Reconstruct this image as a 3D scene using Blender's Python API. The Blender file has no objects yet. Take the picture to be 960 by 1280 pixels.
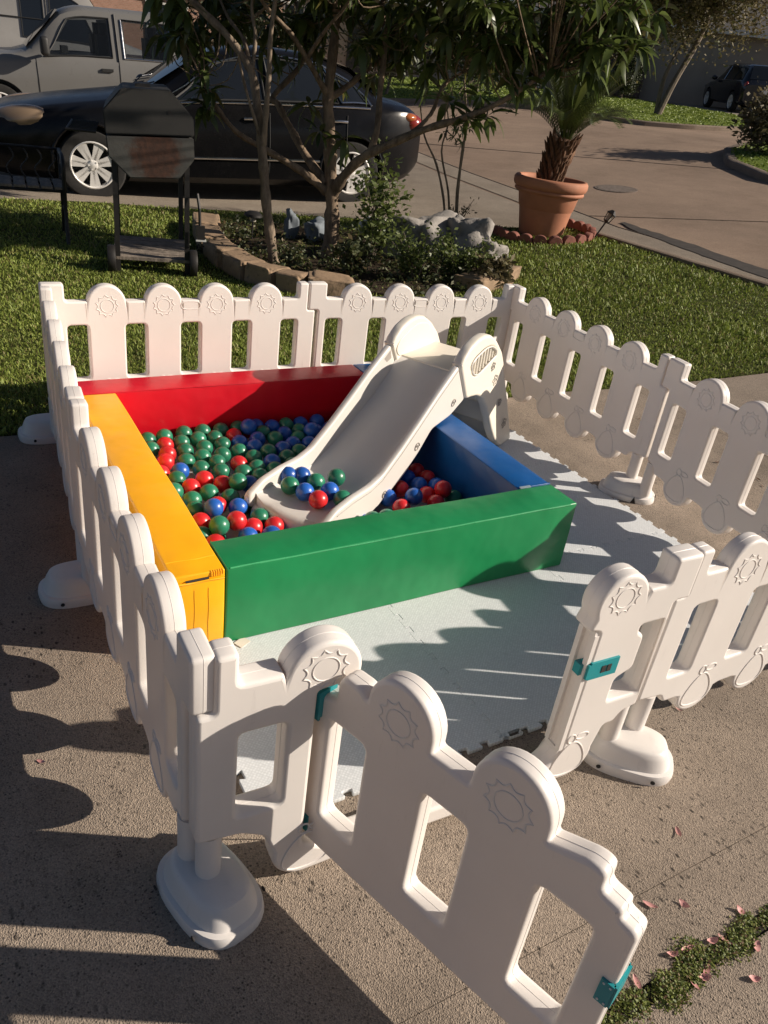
import bpy, bmesh, math, random
from math import sin, cos, pi, radians, sqrt, atan2, hypot
from mathutils import Vector, Matrix
import numpy as np
random.seed(7)
sc = bpy.context.scene
COL = sc.collection

# ------------------------------------------------------------------ camera
cd = bpy.data.cameras.new('camera')
cam = bpy.data.objects.new('camera', cd)
COL.objects.link(cam)
sc.camera = cam
yaw, pitch, roll = 0.5782879, 0.5088870, 0.1419566
CAM = Vector((-0.4689, -1.7053, 1.5166))
fw = Vector((sin(yaw)*cos(pitch), cos(yaw)*cos(pitch), -sin(pitch)))
rt = Vector((cos(yaw), -sin(yaw), 0))
up = rt.cross(fw)
r2 = rt*cos(roll) + up*sin(roll)
u2 = up*cos(roll) - rt*sin(roll)
mw = Matrix((r2, u2, -fw)).transposed().to_4x4()
mw.translation = CAM
cam.matrix_world = mw
cd.sensor_fit = 'VERTICAL'
cd.sensor_height = 32.0
cd.lens = 967.68/1280*32.0
cd.clip_start = 0.05
cd.clip_end = 600

# ------------------------------------------------------------------ light
SUN_AZ, SUN_EL = radians(-28.5), radians(27)      # direction TO the sun
w = bpy.data.worlds.new('World')
sc.world = w
w.use_nodes = True
nt = w.node_tree
bg = nt.nodes['Background']
sky = nt.nodes.new('ShaderNodeTexSky')
sky.sky_type = 'NISHITA'
sky.sun_disc = False
sky.air_density = 0.6
sky.dust_density = 1.0
sky.ozone_density = 0.3
sky.sun_elevation = SUN_EL
sky.sun_rotation = radians(90) - SUN_AZ
nt.links.new(sky.outputs['Color'], bg.inputs['Color'])
bg.inputs['Strength'].default_value = 0.05
sl = bpy.data.lights.new('sun', 'SUN')
sl.energy = 5.0
sl.angle = radians(0.5)
sl.color = (1.0, 0.885, 0.75)
sun = bpy.data.objects.new('sun', sl)
COL.objects.link(sun)
sun.location = (6, -4, 6)
sdir = Vector((cos(SUN_EL)*cos(SUN_AZ), cos(SUN_EL)*sin(SUN_AZ), sin(SUN_EL)))
sun.rotation_euler = sdir.to_track_quat('Z', 'Y').to_euler()
vs = sc.view_settings
vs.view_transform = 'Standard'
vs.look = 'None'
vs.gamma = 1
vs.exposure = 0.40
vs.use_curve_mapping = False
sc.cycles.max_bounces = 8

# ------------------------------------------------------------------ helpers
def new_mat(name):
    m = bpy.data.materials.new(name)
    m.use_nodes = True
    n = m.node_tree
    return m, n, n.nodes['Principled BSDF']

def nd(n, t, **kw):
    x = n.nodes.new(t)
    for k, v in kw.items():
        if k in x.inputs: x.inputs[k].default_value = v
        else: setattr(x, k, v)
    return x

def coords(n, scale=(1, 1, 1), kind='Object'):
    tc = n.nodes.new('ShaderNodeTexCoord')
    mp = n.nodes.new('ShaderNodeMapping')
    mp.inputs['Scale'].default_value = scale
    n.links.new(tc.outputs[kind], mp.inputs['Vector'])
    return mp.outputs['Vector']

def noise(n, vec, scale, detail=4, rough=0.55):
    x = nd(n, 'ShaderNodeTexNoise')
    x.inputs['Scale'].default_value = scale
    x.inputs['Detail'].default_value = detail
    x.inputs['Roughness'].default_value = rough
    if vec is not None: n.links.new(vec, x.inputs['Vector'])
    return x.outputs['Fac']

def ramp(n, fac, stops):
    r = n.nodes.new('ShaderNodeValToRGB')
    e = r.color_ramp.elements
    while len(e) < len(stops): e.new(0.5)
    for i, (p, c) in enumerate(stops):
        e[i].position = p
        e[i].color = (*c, 1) if len(c) == 3 else c
    n.links.new(fac, r.inputs['Fac'])
    return r.outputs['Color']

def mix(n, fac, a, b, mode='MIX'):
    x = n.nodes.new('ShaderNodeMix')
    x.data_type = 'RGBA'
    x.blend_type = mode
    for sock, v in ((x.inputs[0], fac), (x.inputs[6], a), (x.inputs[7], b)):
        if isinstance(v, (int, float)): sock.default_value = v
        elif isinstance(v, tuple): sock.default_value = (*v, 1) if len(v) == 3 else v
        else: n.links.new(v, sock)
    return x.outputs[2]

def bump(n, b, fac, strength=0.2, dist=0.005, prev=None):
    x = n.nodes.new('ShaderNodeBump')
    x.inputs['Strength'].default_value = strength
    x.inputs['Distance'].default_value = dist
    n.links.new(fac, x.inputs['Height'])
    if prev is not None: n.links.new(prev, x.inputs['Normal'])
    n.links.new(x.outputs['Normal'], b.inputs['Normal'])
    return x.outputs['Normal']

def plain(name, col, rough=0.5, var=0.12, nscale=8, metal=0.0, bstr=0.08, bscale=120, bdist=0.001, coat=0.0, kind='Object', dirt=None):
    """solid surface with slight tone variation, fine relief and optional grime"""
    m, n, b = new_mat(name)
    v = coords(n, kind=kind)
    f = noise(n, v, nscale, 5)
    lo = tuple(c*(1-var) for c in col); hi = tuple(min(1, c*(1+var)) for c in col)
    c = ramp(n, f, [(0.3, lo), (0.7, hi)])
    if dirt:
        g = noise(n, v, dirt[1], 6, 0.7)
        gm = ramp(n, g, [(dirt[2], (0, 0, 0)), (min(1, dirt[2]+0.14), (1, 1, 1))])
        c = mix(n, gm, c, dirt[0])
    n.links.new(c, b.inputs['Base Color'])
    rr = n.nodes.new('ShaderNodeMapRange')
    rr.inputs['To Min'].default_value = max(0.03, rough-0.08); rr.inputs['To Max'].default_value = min(1, rough+0.08)
    n.links.new(noise(n, v, nscale*3, 3), rr.inputs['Value'])
    n.links.new(rr.outputs['Result'], b.inputs['Roughness'])
    b.inputs['Metallic'].default_value = metal
    if coat: b.inputs['Coat Weight'].default_value = coat; b.inputs['Coat Roughness'].default_value = 0.08
    if bstr: bump(n, b, noise(n, v, bscale, 3), bstr, bdist)
    return m

M = {}
def tag(o, label=None, cat=None, group=None, kind=None):
    if label: o['label'] = label
    if cat: o['category'] = cat
    if group: o['group'] = group
    if kind: o['kind'] = kind
    return o

def link(name, me, mat=None, parent=None, loc=None, rot=None):
    o = bpy.data.objects.new(name, me)
    COL.objects.link(o)
    if mat is not None and me is not None and not me.materials: me.materials.append(mat)
    if parent is not None: o.parent = parent
    if loc is not None: o.location = loc
    if rot is not None: o.rotation_euler = rot
    return o

def empty(name, loc=(0, 0, 0), rz=0, label=None, cat=None, group=None):
    o = bpy.data.objects.new(name, None)
    COL.objects.link(o)
    o.empty_display_size = 0.1
    o.location = loc
    o.rotation_euler = (0, 0, rz)
    return tag(o, label, cat, group)

def copy_tree(o, parent=None):
    c = o.copy()
    COL.objects.link(c)
    if parent is not None:
        c.parent = parent
        c.matrix_parent_inverse = o.matrix_parent_inverse
    for ch in list(o.children): copy_tree(ch, c)
    return c

class MB:
    """collects geometry for one mesh"""
    def __init__(self): self.v = []; self.f = []; self.mi = []; self.cur = 0
    def add(self, vs, fs, mi=None):
        k = len(self.v)
        self.v += [tuple(x) for x in vs]
        self.f += [tuple(i+k for i in f) for f in fs]
        self.mi += [self.cur if mi is None else mi]*len(fs)
    def box(self, c, s, rot=None):
        c = Vector(c); h = [x/2 for x in s]
        p = [Vector((a*h[0], b*h[1], d*h[2])) for d in (-1, 1) for b in (-1, 1) for a in (-1, 1)]
        if rot is not None: p = [rot @ q for q in p]
        self.add([q+c for q in p], [(0, 2, 3, 1), (4, 5, 7, 6), (0, 1, 5, 4), (2, 6, 7, 3), (0, 4, 6, 2), (1, 3, 7, 5)])
    def tube(self, pts, r, n=8, cap=True, jit=0):
        pts = [Vector(p) for p in pts]
        rs = r if isinstance(r, (list, tuple)) else [r]*len(pts)
        k = len(self.v); prev = None
        for i, p in enumerate(pts):
            d = (pts[min(i+1, len(pts)-1)] - pts[max(i-1, 0)])
            if d.length < 1e-9: d = Vector((0, 0, 1))
            d.normalize()
            if prev is None:
                a = d.cross(Vector((0, 0, 1)) if abs(d.z) < 0.9 else Vector((1, 0, 0))).normalized()
            else:
                a = (prev - d*prev.dot(d)).normalized()
            prev = a; b = d.cross(a)
            for j in range(n):
                t = 2*pi*j/n
                rr = rs[i]*(1 + (random.uniform(-jit, jit) if jit else 0))
                self.v.append(tuple(p + a*(cos(t)*rr) + b*(sin(t)*rr)))
        for i in range(len(pts)-1):
            for j in range(n):
                a = k+i*n+j; b = k+i*n+(j+1) % n
                self.f.append((a, b, b+n, a+n)); self.mi.append(self.cur)
        if cap:
            self.f.append(tuple(k+j for j in reversed(range(n)))); self.mi.append(self.cur)
            e = k+(len(pts)-1)*n
            self.f.append(tuple(e+j for j in range(n))); self.mi.append(self.cur)
    def lathe(self, prof, n=24, c=(0, 0, 0), axis='z', closed=False):
        k = len(self.v)
        for (r, z) in prof:
            for j in range(n):
                t = 2*pi*j/n
                p = (r*cos(t), r*sin(t), z)
                if axis == 'y': p = (p[0], p[2], p[1])
                if axis == 'x': p = (p[2], p[0], p[1])
                self.v.append((p[0]+c[0], p[1]+c[1], p[2]+c[2]))
        for i in range(len(prof)-1):
            for j in range(n):
                a = k+i*n+j; b = k+i*n+(j+1) % n
                self.f.append((a, b, b+n, a+n)); self.mi.append(self.cur)
        if prof[0][0] > 1e-5 and not closed: self.f.append(tuple(k+j for j in reversed(range(n)))); self.mi.append(self.cur)
        if prof[-1][0] > 1e-5 and not closed:
            e = k+(len(prof)-1)*n
            self.f.append(tuple(e+j for j in range(n))); self.mi.append(self.cur)
    def mesh(self, name, mats=(), smooth=True, angle=40, fix=True):
        me = bpy.data.meshes.new(name)
        me.from_pydata(self.v, [], self.f)
        if fix:
            bm = bmesh.new(); bm.from_mesh(me)
            bmesh.ops.recalc_face_normals(bm, faces=bm.faces)
            bm.to_mesh(me); bm.free()
        for m in (mats if isinstance(mats, (list, tuple)) else [mats]): me.materials.append(m)
        if any(self.mi): me.polygons.foreach_set('material_index', self.mi)
        finish(me, smooth, angle)
        return me

def finish(me, smooth=True, angle=40):
    if smooth:
        me.polygons.foreach_set('use_smooth', [True]*len(me.polygons))
        try: me.set_sharp_from_angle(angle=radians(angle))
        except Exception: pass
    me.update()

def np_mesh(name, verts, tris, mat, smooth=False):
    """big triangle soups through foreach_set"""
    verts = np.asarray(verts, np.float32); tris = np.asarray(tris, np.int32)
    me = bpy.data.meshes.new(name)
    me.vertices.add(len(verts)); me.vertices.foreach_set('co', verts.ravel())
    me.loops.add(tris.size); me.loops.foreach_set('vertex_index', tris.ravel())
    me.polygons.add(len(tris))
    me.polygons.foreach_set('loop_start', np.arange(0, tris.size, tris.shape[1], dtype=np.int32))
    me.polygons.foreach_set('use_smooth', np.full(len(tris), smooth))
    me.update(calc_edges=True)
    me.materials.append(mat)
    return me

def fillet(pts, r=0.01, n=3):
    out = []; N = len(pts)
    for i in range(N):
        p = Vector(pts[i][:2]); a = Vector(pts[i-1][:2]); b = Vector(pts[(i+1) % N][:2])
        rr = pts[i][2] if len(pts[i]) > 2 else r
        da = (a-p).length; db = (b-p).length
        q = min(rr, da*0.45, db*0.45)
        if q < 1e-5: out.append(tuple(p)); continue
        s = p+(a-p)/da*q; e = p+(b-p)/db*q
        for k in range(n+1):
            t = k/n
            out.append(tuple(s*(1-t)**2 + p*2*t*(1-t) + e*t*t))
    return out

def flat_mesh(name, loops, thick, bev, mat, upright=True, bres=2, angle=50):
    """filled outline (first loop) with holes, given thickness and rounded edges.
    upright: outline x,z -> local x,z with thickness along y"""
    cu = bpy.data.curves.new(name, 'CURVE')
    cu.dimensions = '2D'; cu.fill_mode = 'BOTH'
    cu.extrude = max(thick/2-bev, 0); cu.bevel_depth = bev; cu.bevel_resolution = bres; cu.offset = -bev
    for lp in loops:
        sp = cu.splines.new('POLY'); sp.points.add(len(lp)-1); sp.use_cyclic_u = True
        sp.points.foreach_set('co', [c for p in lp for c in (p[0], p[1], 0, 1)])
    o = bpy.data.objects.new(name, cu); COL.objects.link(o)
    me = bpy.data.meshes.new_from_object(o.evaluated_get(bpy.context.evaluated_depsgraph_get()))
    bpy.data.objects.remove(o); bpy.data.curves.remove(cu)
    if upright: me.transform(Matrix.Rotation(pi/2, 4, 'X'))
    me.name = name
    bm = bmesh.new(); bm.from_mesh(me)
    bmesh.ops.remove_doubles(bm, verts=bm.verts, dist=1e-5)
    bm.to_mesh(me); bm.free()
    me.materials.clear(); me.materials.append(mat)
    finish(me, True, angle)
    ax = 1 if upright else 2                    # broad faces stay truly flat
    me.polygons.foreach_set('use_smooth', [abs(q.normal[ax]) < 0.995 for q in me.polygons])
    return me

def arc(cx, cz, rx, rz, a0, a1, n=14):
    return [(cx+rx*cos(radians(a0+(a1-a0)*i/n)), cz+rz*sin(radians(a0+(a1-a0)*i/n)), 0) for i in range(n+1)]

def rbox(name, size, bev, mat, seg=3, bulge=0, sub=0, origin=(0, 0, 0)):
    bm = bmesh.new()
    bmesh.ops.create_cube(bm, size=1)
    for v in bm.verts: v.co = Vector((v.co.x*size[0], v.co.y*size[1], v.co.z*size[2]))
    if sub:
        for ax in range(3):
            k = max(1, int(size[ax]/sub))
            for i in range(1, k):
                co = Vector((0, 0, 0)); no = Vector((0, 0, 0)); co[ax] = -size[ax]/2+size[ax]*i/k; no[ax] = 1
                bmesh.ops.bisect_plane(bm, geom=bm.verts[:]+bm.edges[:]+bm.faces[:], plane_co=co, plane_no=no)
    hard = [e for e in bm.edges if len(e.link_faces) == 2 and e.calc_face_angle(0) > 1]
    bmesh.ops.bevel(bm, geom=hard, offset=bev, segments=seg, affect='EDGES', profile=0.5)
    if bulge:
        for v in bm.verts:
            q = [v.co[i]/(size[i]/2) for i in range(3)]
            for i in range(3):
                j, k = (i+1) % 3, (i+2) % 3
                if abs(q[i]) > 0.97: v.co[i] += math.copysign(bulge*(1-min(1, abs(q[j]))**2)*(1-min(1, abs(q[k]))**4), q[i])
    for v in bm.verts: v.co += Vector(origin)
    me = bpy.data.meshes.new(name); bm.to_mesh(me); bm.free()
    me.materials.append(mat); finish(me, True, 60)
    return me

# ------------------------------------------------------------------ terrain
HD = (sin(yaw), cos(yaw))
def gz(x, y):
    if x < 1.6: return 0.0
    if x < 4.2: return 0.102*(x-1.6)**2/5.2
    if x < 14: return 0.102*(x-2.9)
    return 1.1322+0.056*(x-14)
def gnormal(x, y):
    e = 0.3
    return Vector((-(gz(x+e, y)-gz(x-e, y))/(2*e), -(gz(x, y+e)-gz(x, y-e))/(2*e), 1)).normalized()

def sheet(name, poly, dz, mat, thick=0.0):
    """ground polygon draped over the terrain; thick gives it a real edge below"""
    bm = bmesh.new()
    f = bm.faces.new([bm.verts.new((p[0], p[1], 0)) for p in poly])
    if f.normal.z < 0: f.normal_flip()
    bmesh.ops.triangulate(bm, faces=bm.faces[:])
    for t in [1.6+0.2*i for i in range(14)] + [14.0]:
        bmesh.ops.bisect_plane(bm, geom=bm.verts[:]+bm.edges[:]+bm.faces[:], plane_co=Vector((t, 0, 0)), plane_no=Vector((1, 0, 0)))
    bmesh.ops.triangulate(bm, faces=bm.faces[:])
    for v in bm.verts: v.co.z = gz(v.co.x, v.co.y)+dz
    if thick:
        g = bmesh.ops.extrude_face_region(bm, geom=bm.faces[:])
        vs_ = [e for e in g['geom'] if isinstance(e, bmesh.types.BMVert)]
        low = set(vs_)
        for v in bm.verts:
            if v not in low: v.co.z -= thick
    bmesh.ops.recalc_face_normals(bm, faces=bm.faces[:])
    me = bpy.data.meshes.new(name); bm.to_mesh(me); bm.free()
    if not thick:
        for p in me.polygons:
            if p.normal.z < 0: p.flip()
    return tag(link(name, me, mat), kind='structure')

def inside(poly, x, y):
    c = False; j = len(poly)-1
    for i in range(len(poly)):
        if (poly[i][1] > y) != (poly[j][1] > y) and x < (poly[j][0]-poly[i][0])*(y-poly[i][1])/(poly[j][1]-poly[i][1])+poly[i][0]: c = not c
        j = i
    return c
# ------------------------------------------------------------------ materials
def concrete(name, base, pit=0.5, speck=1.0, stain=(0.6, 0.6, 0.6), scale=1.0, cracks=True):
    m, n, b = new_mat(name)
    v = coords(n, kind='Object')
    big = noise(n, v, 0.7*scale, 6, 0.6)
    mid = noise(n, v, 6*scale, 6, 0.65)
    c = ramp(n, big, [(0.3, tuple(x*0.74 for x in base)), (0.7, tuple(x*1.12 for x in base))])
    c = mix(n, 0.35, c, ramp(n, mid, [(0.3, (0.55, 0.54, 0.53)), (0.7, (1, 1, 1))]), 'MULTIPLY')
    # sand grains and aggregate
    gr = nd(n, 'ShaderNodeTexVoronoi'); gr.inputs['Scale'].default_value = 340*scale; n.links.new(v, gr.inputs['Vector'])
    sep = n.nodes.new('ShaderNodeSeparateColor'); n.links.new(gr.outputs['Color'], sep.inputs['Color'])
    c = mix(n, 0.62*speck, c, ramp(n, sep.outputs[0], [(0.0, (0.45, 0.42, 0.40)), (0.35, (0.85, 0.83, 0.80)), (0.8, (1.08, 1.05, 1.0)), (1.0, (1.4, 1.34, 1.25))]), 'MULTIPLY')
    # dark pock marks
    vo = nd(n, 'ShaderNodeTexVoronoi'); vo.inputs['Scale'].default_value = 150*scale; vo.inputs['Randomness'].default_value = 1; n.links.new(v, vo.inputs['Vector'])
    sp2 = n.nodes.new('ShaderNodeSeparateColor'); n.links.new(vo.outputs['Color'], sp2.inputs['Color'])
    sel = ramp(n, sp2.outputs[1], [(0.66, (0, 0, 0)), (0.71, (1, 1, 1))])
    near = ramp(n, vo.outputs['Distance'], [(0.22, (1, 1, 1)), (0.42, (0, 0, 0))])
    pk = mix(n, 1.0, mix(n, 1.0, sel, near, 'MULTIPLY'), ramp(n, noise(n, v, 4.5, 5, 0.65), [(0.36, (0.30, 0.30, 0.30)), (0.58, (1, 1, 1))]), 'MULTIPLY')
    pm = mix(n, 1.0, pk, (pit, pit, pit), 'MULTIPLY')
    c = mix(n, pm, c, tuple(x*0.22 for x in base))
    v3 = nd(n, 'ShaderNodeTexVoronoi'); v3.inputs['Scale'].default_value = 62*scale; n.links.new(coords(n, (1, 0.55, 1)), v3.inputs['Vector'])
    s3 = n.nodes.new('ShaderNodeSeparateColor'); n.links.new(v3.outputs['Color'], s3.inputs['Color'])
    pk3 = mix(n, 1.0, ramp(n, s3.outputs[2], [(0.80, (0, 0, 0)), (0.84, (1, 1, 1))]), ramp(n, v3.outputs['Distance'], [(0.14, (1, 1, 1)), (0.30, (0, 0, 0))]), 'MULTIPLY')
    pk3 = mix(n, 1.0, pk3, ramp(n, noise(n, v, 2.4, 4), [(0.42, (0.1, 0.1, 0.1)), (0.62, (pit, pit, pit))]), 'MULTIPLY')
    c = mix(n, pk3, c, tuple(x*0.16 for x in base))
    n2 = noise(n, v, 1.7*scale, 7, 0.7)
    sm = ramp(n, n2, [(0.48, (0, 0, 0)), (0.70, (0.75, 0.75, 0.75))])
    c = mix(n, sm, c, mix(n, 1.0, c, stain, 'MULTIPLY'))
    if cracks:
        cv = nd(n, 'ShaderNodeTexVoronoi'); cv.feature = 'DISTANCE_TO_EDGE'; cv.inputs['Scale'].default_value = 2.3
        wob = nd(n, 'ShaderNodeTexNoise'); wob.inputs['Scale'].default_value = 9; wob.inputs['Detail'].default_value = 5
        n.links.new(v, wob.inputs['Vector'])
        add = nd(n, 'ShaderNodeVectorMath', operation='MULTIPLY_ADD'); n.links.new(wob.outputs['Color'], add.inputs[0]); add.inputs[1].default_value = (0.22, 0.22, 0.22); n.links.new(v, add.inputs[2])
        n.links.new(add.outputs[0], cv.inputs['Vector'])
        lm = ramp(n, cv.outputs['Distance'], [(0.0, (1, 1, 1)), (0.0045, (0, 0, 0))])
        gate = ramp(n, noise(n, v, 3.1, 3), [(0.52, (0, 0, 0)), (0.6, (0.5, 0.5, 0.5))])
        c = mix(n, mix(n, 1.0, lm, gate, 'MULTIPLY'), c, tuple(x*0.35 for x in base))
    n.links.new(c, b.inputs['Base Color'])
    b.inputs['Roughness'].default_value = 0.93
    b.inputs['Specular IOR Level'].default_value = 0.25
    p = bump(n, b, mix(n, 0.5, gr.outputs['Distance'], pk, 'SUBTRACT'), 0.55, 0.004)
    bump(n, b, mid, 0.25, 0.006, p)
    return m

M['concrete'] = concrete('driveway_concrete', (0.345, 0.287, 0.235), 1.0)
M['road'] = concrete('street_concrete', (0.32, 0.235, 0.175), 0.3, 0.6, (0.75, 0.72, 0.7), 0.5, False)
M['apron'] = concrete('apron_concrete', (0.34, 0.29, 0.235), 0.4, 0.7, (0.75, 0.72, 0.7), 0.6, False)
M['kerb'] = concrete('kerb_concrete', (0.27, 0.215, 0.17), 0.6, 0.8, (0.6, 0.55, 0.5), 0.8, False)
M['darkband'] = plain('dark_streak_surface', (0.040, 0.032, 0.026), 0.85, 0.35, 14, bstr=0.3, bscale=80)
M['line'] = plain('joint_line', (0.13, 0.10, 0.08), 0.95, 0.4, 20)
M['gap'] = plain('joint_dirt', (0.035, 0.028, 0.022), 0.95, 0.5, 30)

def soil_mat(name, a, b_, sc_=9):
    m, n, b = new_mat(name)
    v = coords(n)
    c = ramp(n, noise(n, v, sc_, 8, 0.7), [(0.3, a), (0.7, b_)])
    c = mix(n, 0.5, c, ramp(n, noise(n, v, 90, 4), [(0.3, (0.4, 0.4, 0.4)), (0.7, (1.1, 1.1, 1.1))]), 'MULTIPLY')
    n.links.new(c, b.inputs['Base Color']); b.inputs['Roughness'].default_value = 0.95
    b.inputs['Specular IOR Level'].default_value = 0.1
    bump(n, b, noise(n, v, 60, 6), 0.8, 0.02)
    return m
M['soil'] = soil_mat('garden_soil', (0.035, 0.026, 0.018), (0.075, 0.055, 0.038))
M['turf'] = soil_mat('turf_base', (0.035, 0.042, 0.012), (0.10, 0.11, 0.032), 5)
M['farturf'] = soil_mat('far_turf', (0.10, 0.15, 0.022), (0.19, 0.24, 0.05), 4)

def leaf_mat(name, lo, hi, rough=0.5, trans=0.25, hue=None):
    m, n, b = new_mat(name)
    g = n.nodes.new('ShaderNodeNewGeometry')
    c = ramp(n, g.outputs['Random Per Island'], [(0.0, lo), (0.8, hi)] + ([(0.96, hue)] if hue else []))
    v = coords(n)
    c = mix(n, 0.5, c, ramp(n, noise(n, v, 3.0, 4), [(0.3, (0.6, 0.6, 0.55)), (0.7, (1.15, 1.15, 1.05))]), 'MULTIPLY')
    n.links.new(c, b.inputs['Base Color'])
    b.inputs['Roughness'].default_value = rough
    tr = n.nodes.new('ShaderNodeBsdfTranslucent')
    n.links.new(c, tr.inputs['Color'])
    ms = n.nodes.new('ShaderNodeMixShader'); ms.inputs[0].default_value = trans
    n.links.new(b.outputs[0], ms.inputs[1]); n.links.new(tr.outputs[0], ms.inputs[2])
    n.links.new(ms.outputs[0], n.nodes['Material Output'].inputs['Surface'])
    return m
M['grass'] = leaf_mat('grass_blade', (0.12, 0.170, 0.022), (0.31, 0.375, 0.075), 0.6, 0.22, (0.26, 0.21, 0.09))
M['loquat'] = leaf_mat('loquat_leaf', (0.042, 0.066, 0.016), (0.115, 0.155, 0.040), 0.36, 0.36, (0.13, 0.12, 0.035))
M['shrub'] = leaf_mat('shrub_leaf', (0.055, 0.085, 0.022), (0.14, 0.175, 0.045), 0.5, 0.3)
M['cover'] = leaf_mat('groundcover_leaf', (0.028, 0.042, 0.014), (0.085, 0.10, 0.035), 0.55, 0.25, (0.16, 0.12, 0.06))
M['palm'] = leaf_mat('palm_leaf', (0.030, 0.048, 0.012), (0.095, 0.125, 0.030), 0.4, 0.15)
M['dryleaf'] = leaf_mat('dry_twig_leaf', (0.085, 0.070, 0.040), (0.20, 0.165, 0.085), 0.7, 0.3, (0.09, 0.10, 0.035))
M['hedge'] = leaf_mat('hedge_leaf', (0.018, 0.028, 0.012), (0.055, 0.070, 0.026), 0.6, 0.2)
M['fargrass'] = leaf_mat('far_grass_blade', (0.10, 0.15, 0.02), (0.24, 0.30, 0.05), 0.6, 0.25)
M['moss'] = leaf_mat('joint_weed', (0.055, 0.085, 0.010), (0.21, 0.25, 0.040), 0.6, 0.25, (0.22, 0.13, 0.08))

def bark(name, a, b_, z=1.0):
    m, n, b = new_mat(name)
    v = coords(n, (1, 1, 0.35))
    f = noise(n, v, 22*z, 7, 0.7)
    c = ramp(n, f, [(0.32, a), (0.62, b_)])
    c = mix(n, 0.5, c, ramp(n, noise(n, v, 5, 4), [(0.35, (0.5, 0.48, 0.46)), (0.65, (1.1, 1.05, 1))]), 'MULTIPLY')
    n.links.new(c, b.inputs['Base Color']); b.inputs['Roughness'].default_value = 0.85
    bump(n, b, f, 0.7, 0.012)
    return m
M['bark'] = bark('brown_bark', (0.09, 0.062, 0.040), (0.29, 0.21, 0.14))
M['barkpale'] = bark('pale_bark', (0.11, 0.082, 0.058), (0.30, 0.235, 0.17))
M['twig'] = bark('twig_bark', (0.09, 0.07, 0.05), (0.20, 0.16, 0.12))

# ------------------------------------------------------------------ ground, street, lawn
big = [(-150, -60), (150, -60), (200, 200), (-150, 220)]
M['outer'] = soil_mat('outer_ground', (0.05, 0.055, 0.02), (0.10, 0.10, 0.04), 2)
sheet('ground', big, -0.06, M['outer'])
KERB = [(8.3, 26), (7.2, 13), (6.47, 8.63), (6.22, 6.58), (5.97, 4.9), (6.01, 3.62), (6.05, 2.63), (6.12, 0.9), (6.3, -3), (6.9, -9), (8, -18)]
DL = [(-14, 6.9), (-0.08, 7.19), (1.26, 7.25), (2.56, 6.98), (3.75, 6.42), (4.7, 5.78), (5.27, 5.38), (5.90, 5.22)]
LF = [(-14, 2.02), (-0.27, 1.64), (2.71, 1.51), (4.3, 1.25), (6.06, 0.92)]
sheet('street', KERB + [(60, -40), (150, 60), (100, 150), (12, 90)], -0.012, M['road'])
sheet('neighbour_driveway', [(-14, 30), (8.6, 30)] + KERB[:4] + [(6.0, 5.2)] + list(reversed(DL[:-1])), -0.004, M['apron'])
LAWN = LF + [(5.99, 2.63), (5.95, 3.62), (5.91, 4.9), (5.93, 5.2)] + list(reversed(DL[:-1]))
sheet('lawn', LAWN, 0.0, M['turf'], 0.05)

# near driveway in slabs with real joints between them
def slab(poly): return sheet('driveway_slab', poly, 0.0, M['concrete'], 0.10)
J = 0.0016
slab([(-12, -1.125), (3.22, -1.125), (3.22, 1.40), (2.71, 1.49), (-0.27, 1.62), (-12, 1.94)])
slab([(-12, -1.277), (3.22, -1.277), (3.22, -1.125-J), (-12, -1.125-J)])
slab([(3.22+J*2, -1.277), (6.15, -1.277), (6.06, 0.90), (4.3, 1.23), (3.22+J*2, 1.405)])
slab([(-12, -7), (6.6, -7), (6.2, -1.313), (-12, -1.313)])
sheet('joint_soil', [(-12, -7.2), (6.6, -7.2), (6.1, -1.2), (6.0, 0.9), (4.3, 1.22), (2.7, 1.48), (-0.27, 1.63), (-12, 1.95)], -0.007, M['gap'])

# kerb: low rounded strip along the lawn, and gutter line
def strip(name, pts, wdt, h, mat, dz=0.0):
    b = MB(); rows = []
    pp = []
    for i in range(len(pts)-1):
        a, c = Vector(pts[i]), Vector(pts[i+1]); k = max(1, int((c-a).length/0.25))
        pp += [a+(c-a)*j/k for j in range(k)]
    pp.append(Vector(pts[-1]))
    prof = [(-wdt/2, -0.05), (-wdt/2, h*0.75), (-wdt*0.32, h), (wdt*0.25, h), (wdt/2, h*0.5), (wdt/2, -0.05)]
    for i, p in enumerate(pp):
        d = (pp[min(i+1, len(pp)-1)]-pp[max(i-1, 0)]).normalized(); nn = Vector((-d.y, d.x))
        b.v += [(p.x+nn.x*q[0], p.y+nn.y*q[0], gz(p.x, p.y)+dz+q[1]) for q in prof]
    k = len(prof)
    for i in range(len(pp)-1):
        for j in range(k-1):
            b.f.append((i*k+j, i*k+j+1, (i+1)*k+j+1, (i+1)*k+j)); b.mi.append(0)
    b.f += [tuple(range(k)), tuple(reversed([(len(pp)-1)*k+j for j in range(k)]))]; b.mi += [0, 0]
    return tag(link(name, b.mesh(name, mat)), kind='structure')
strip('kerb', KERB[4:9], 0.12, 0.03, M['kerb'])
sheet('gutter', [(x+0.07, y) for x, y in KERB[1:9]] + [(x+0.50, y+0.08) for x, y in reversed(KERB[1:9])], -0.006, M['apron'])
strip('gutter_joint', [(x+0.52, y+0.08) for x, y in KERB[1:9]], 0.014, -0.003, M['line'], 0.0)
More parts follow.
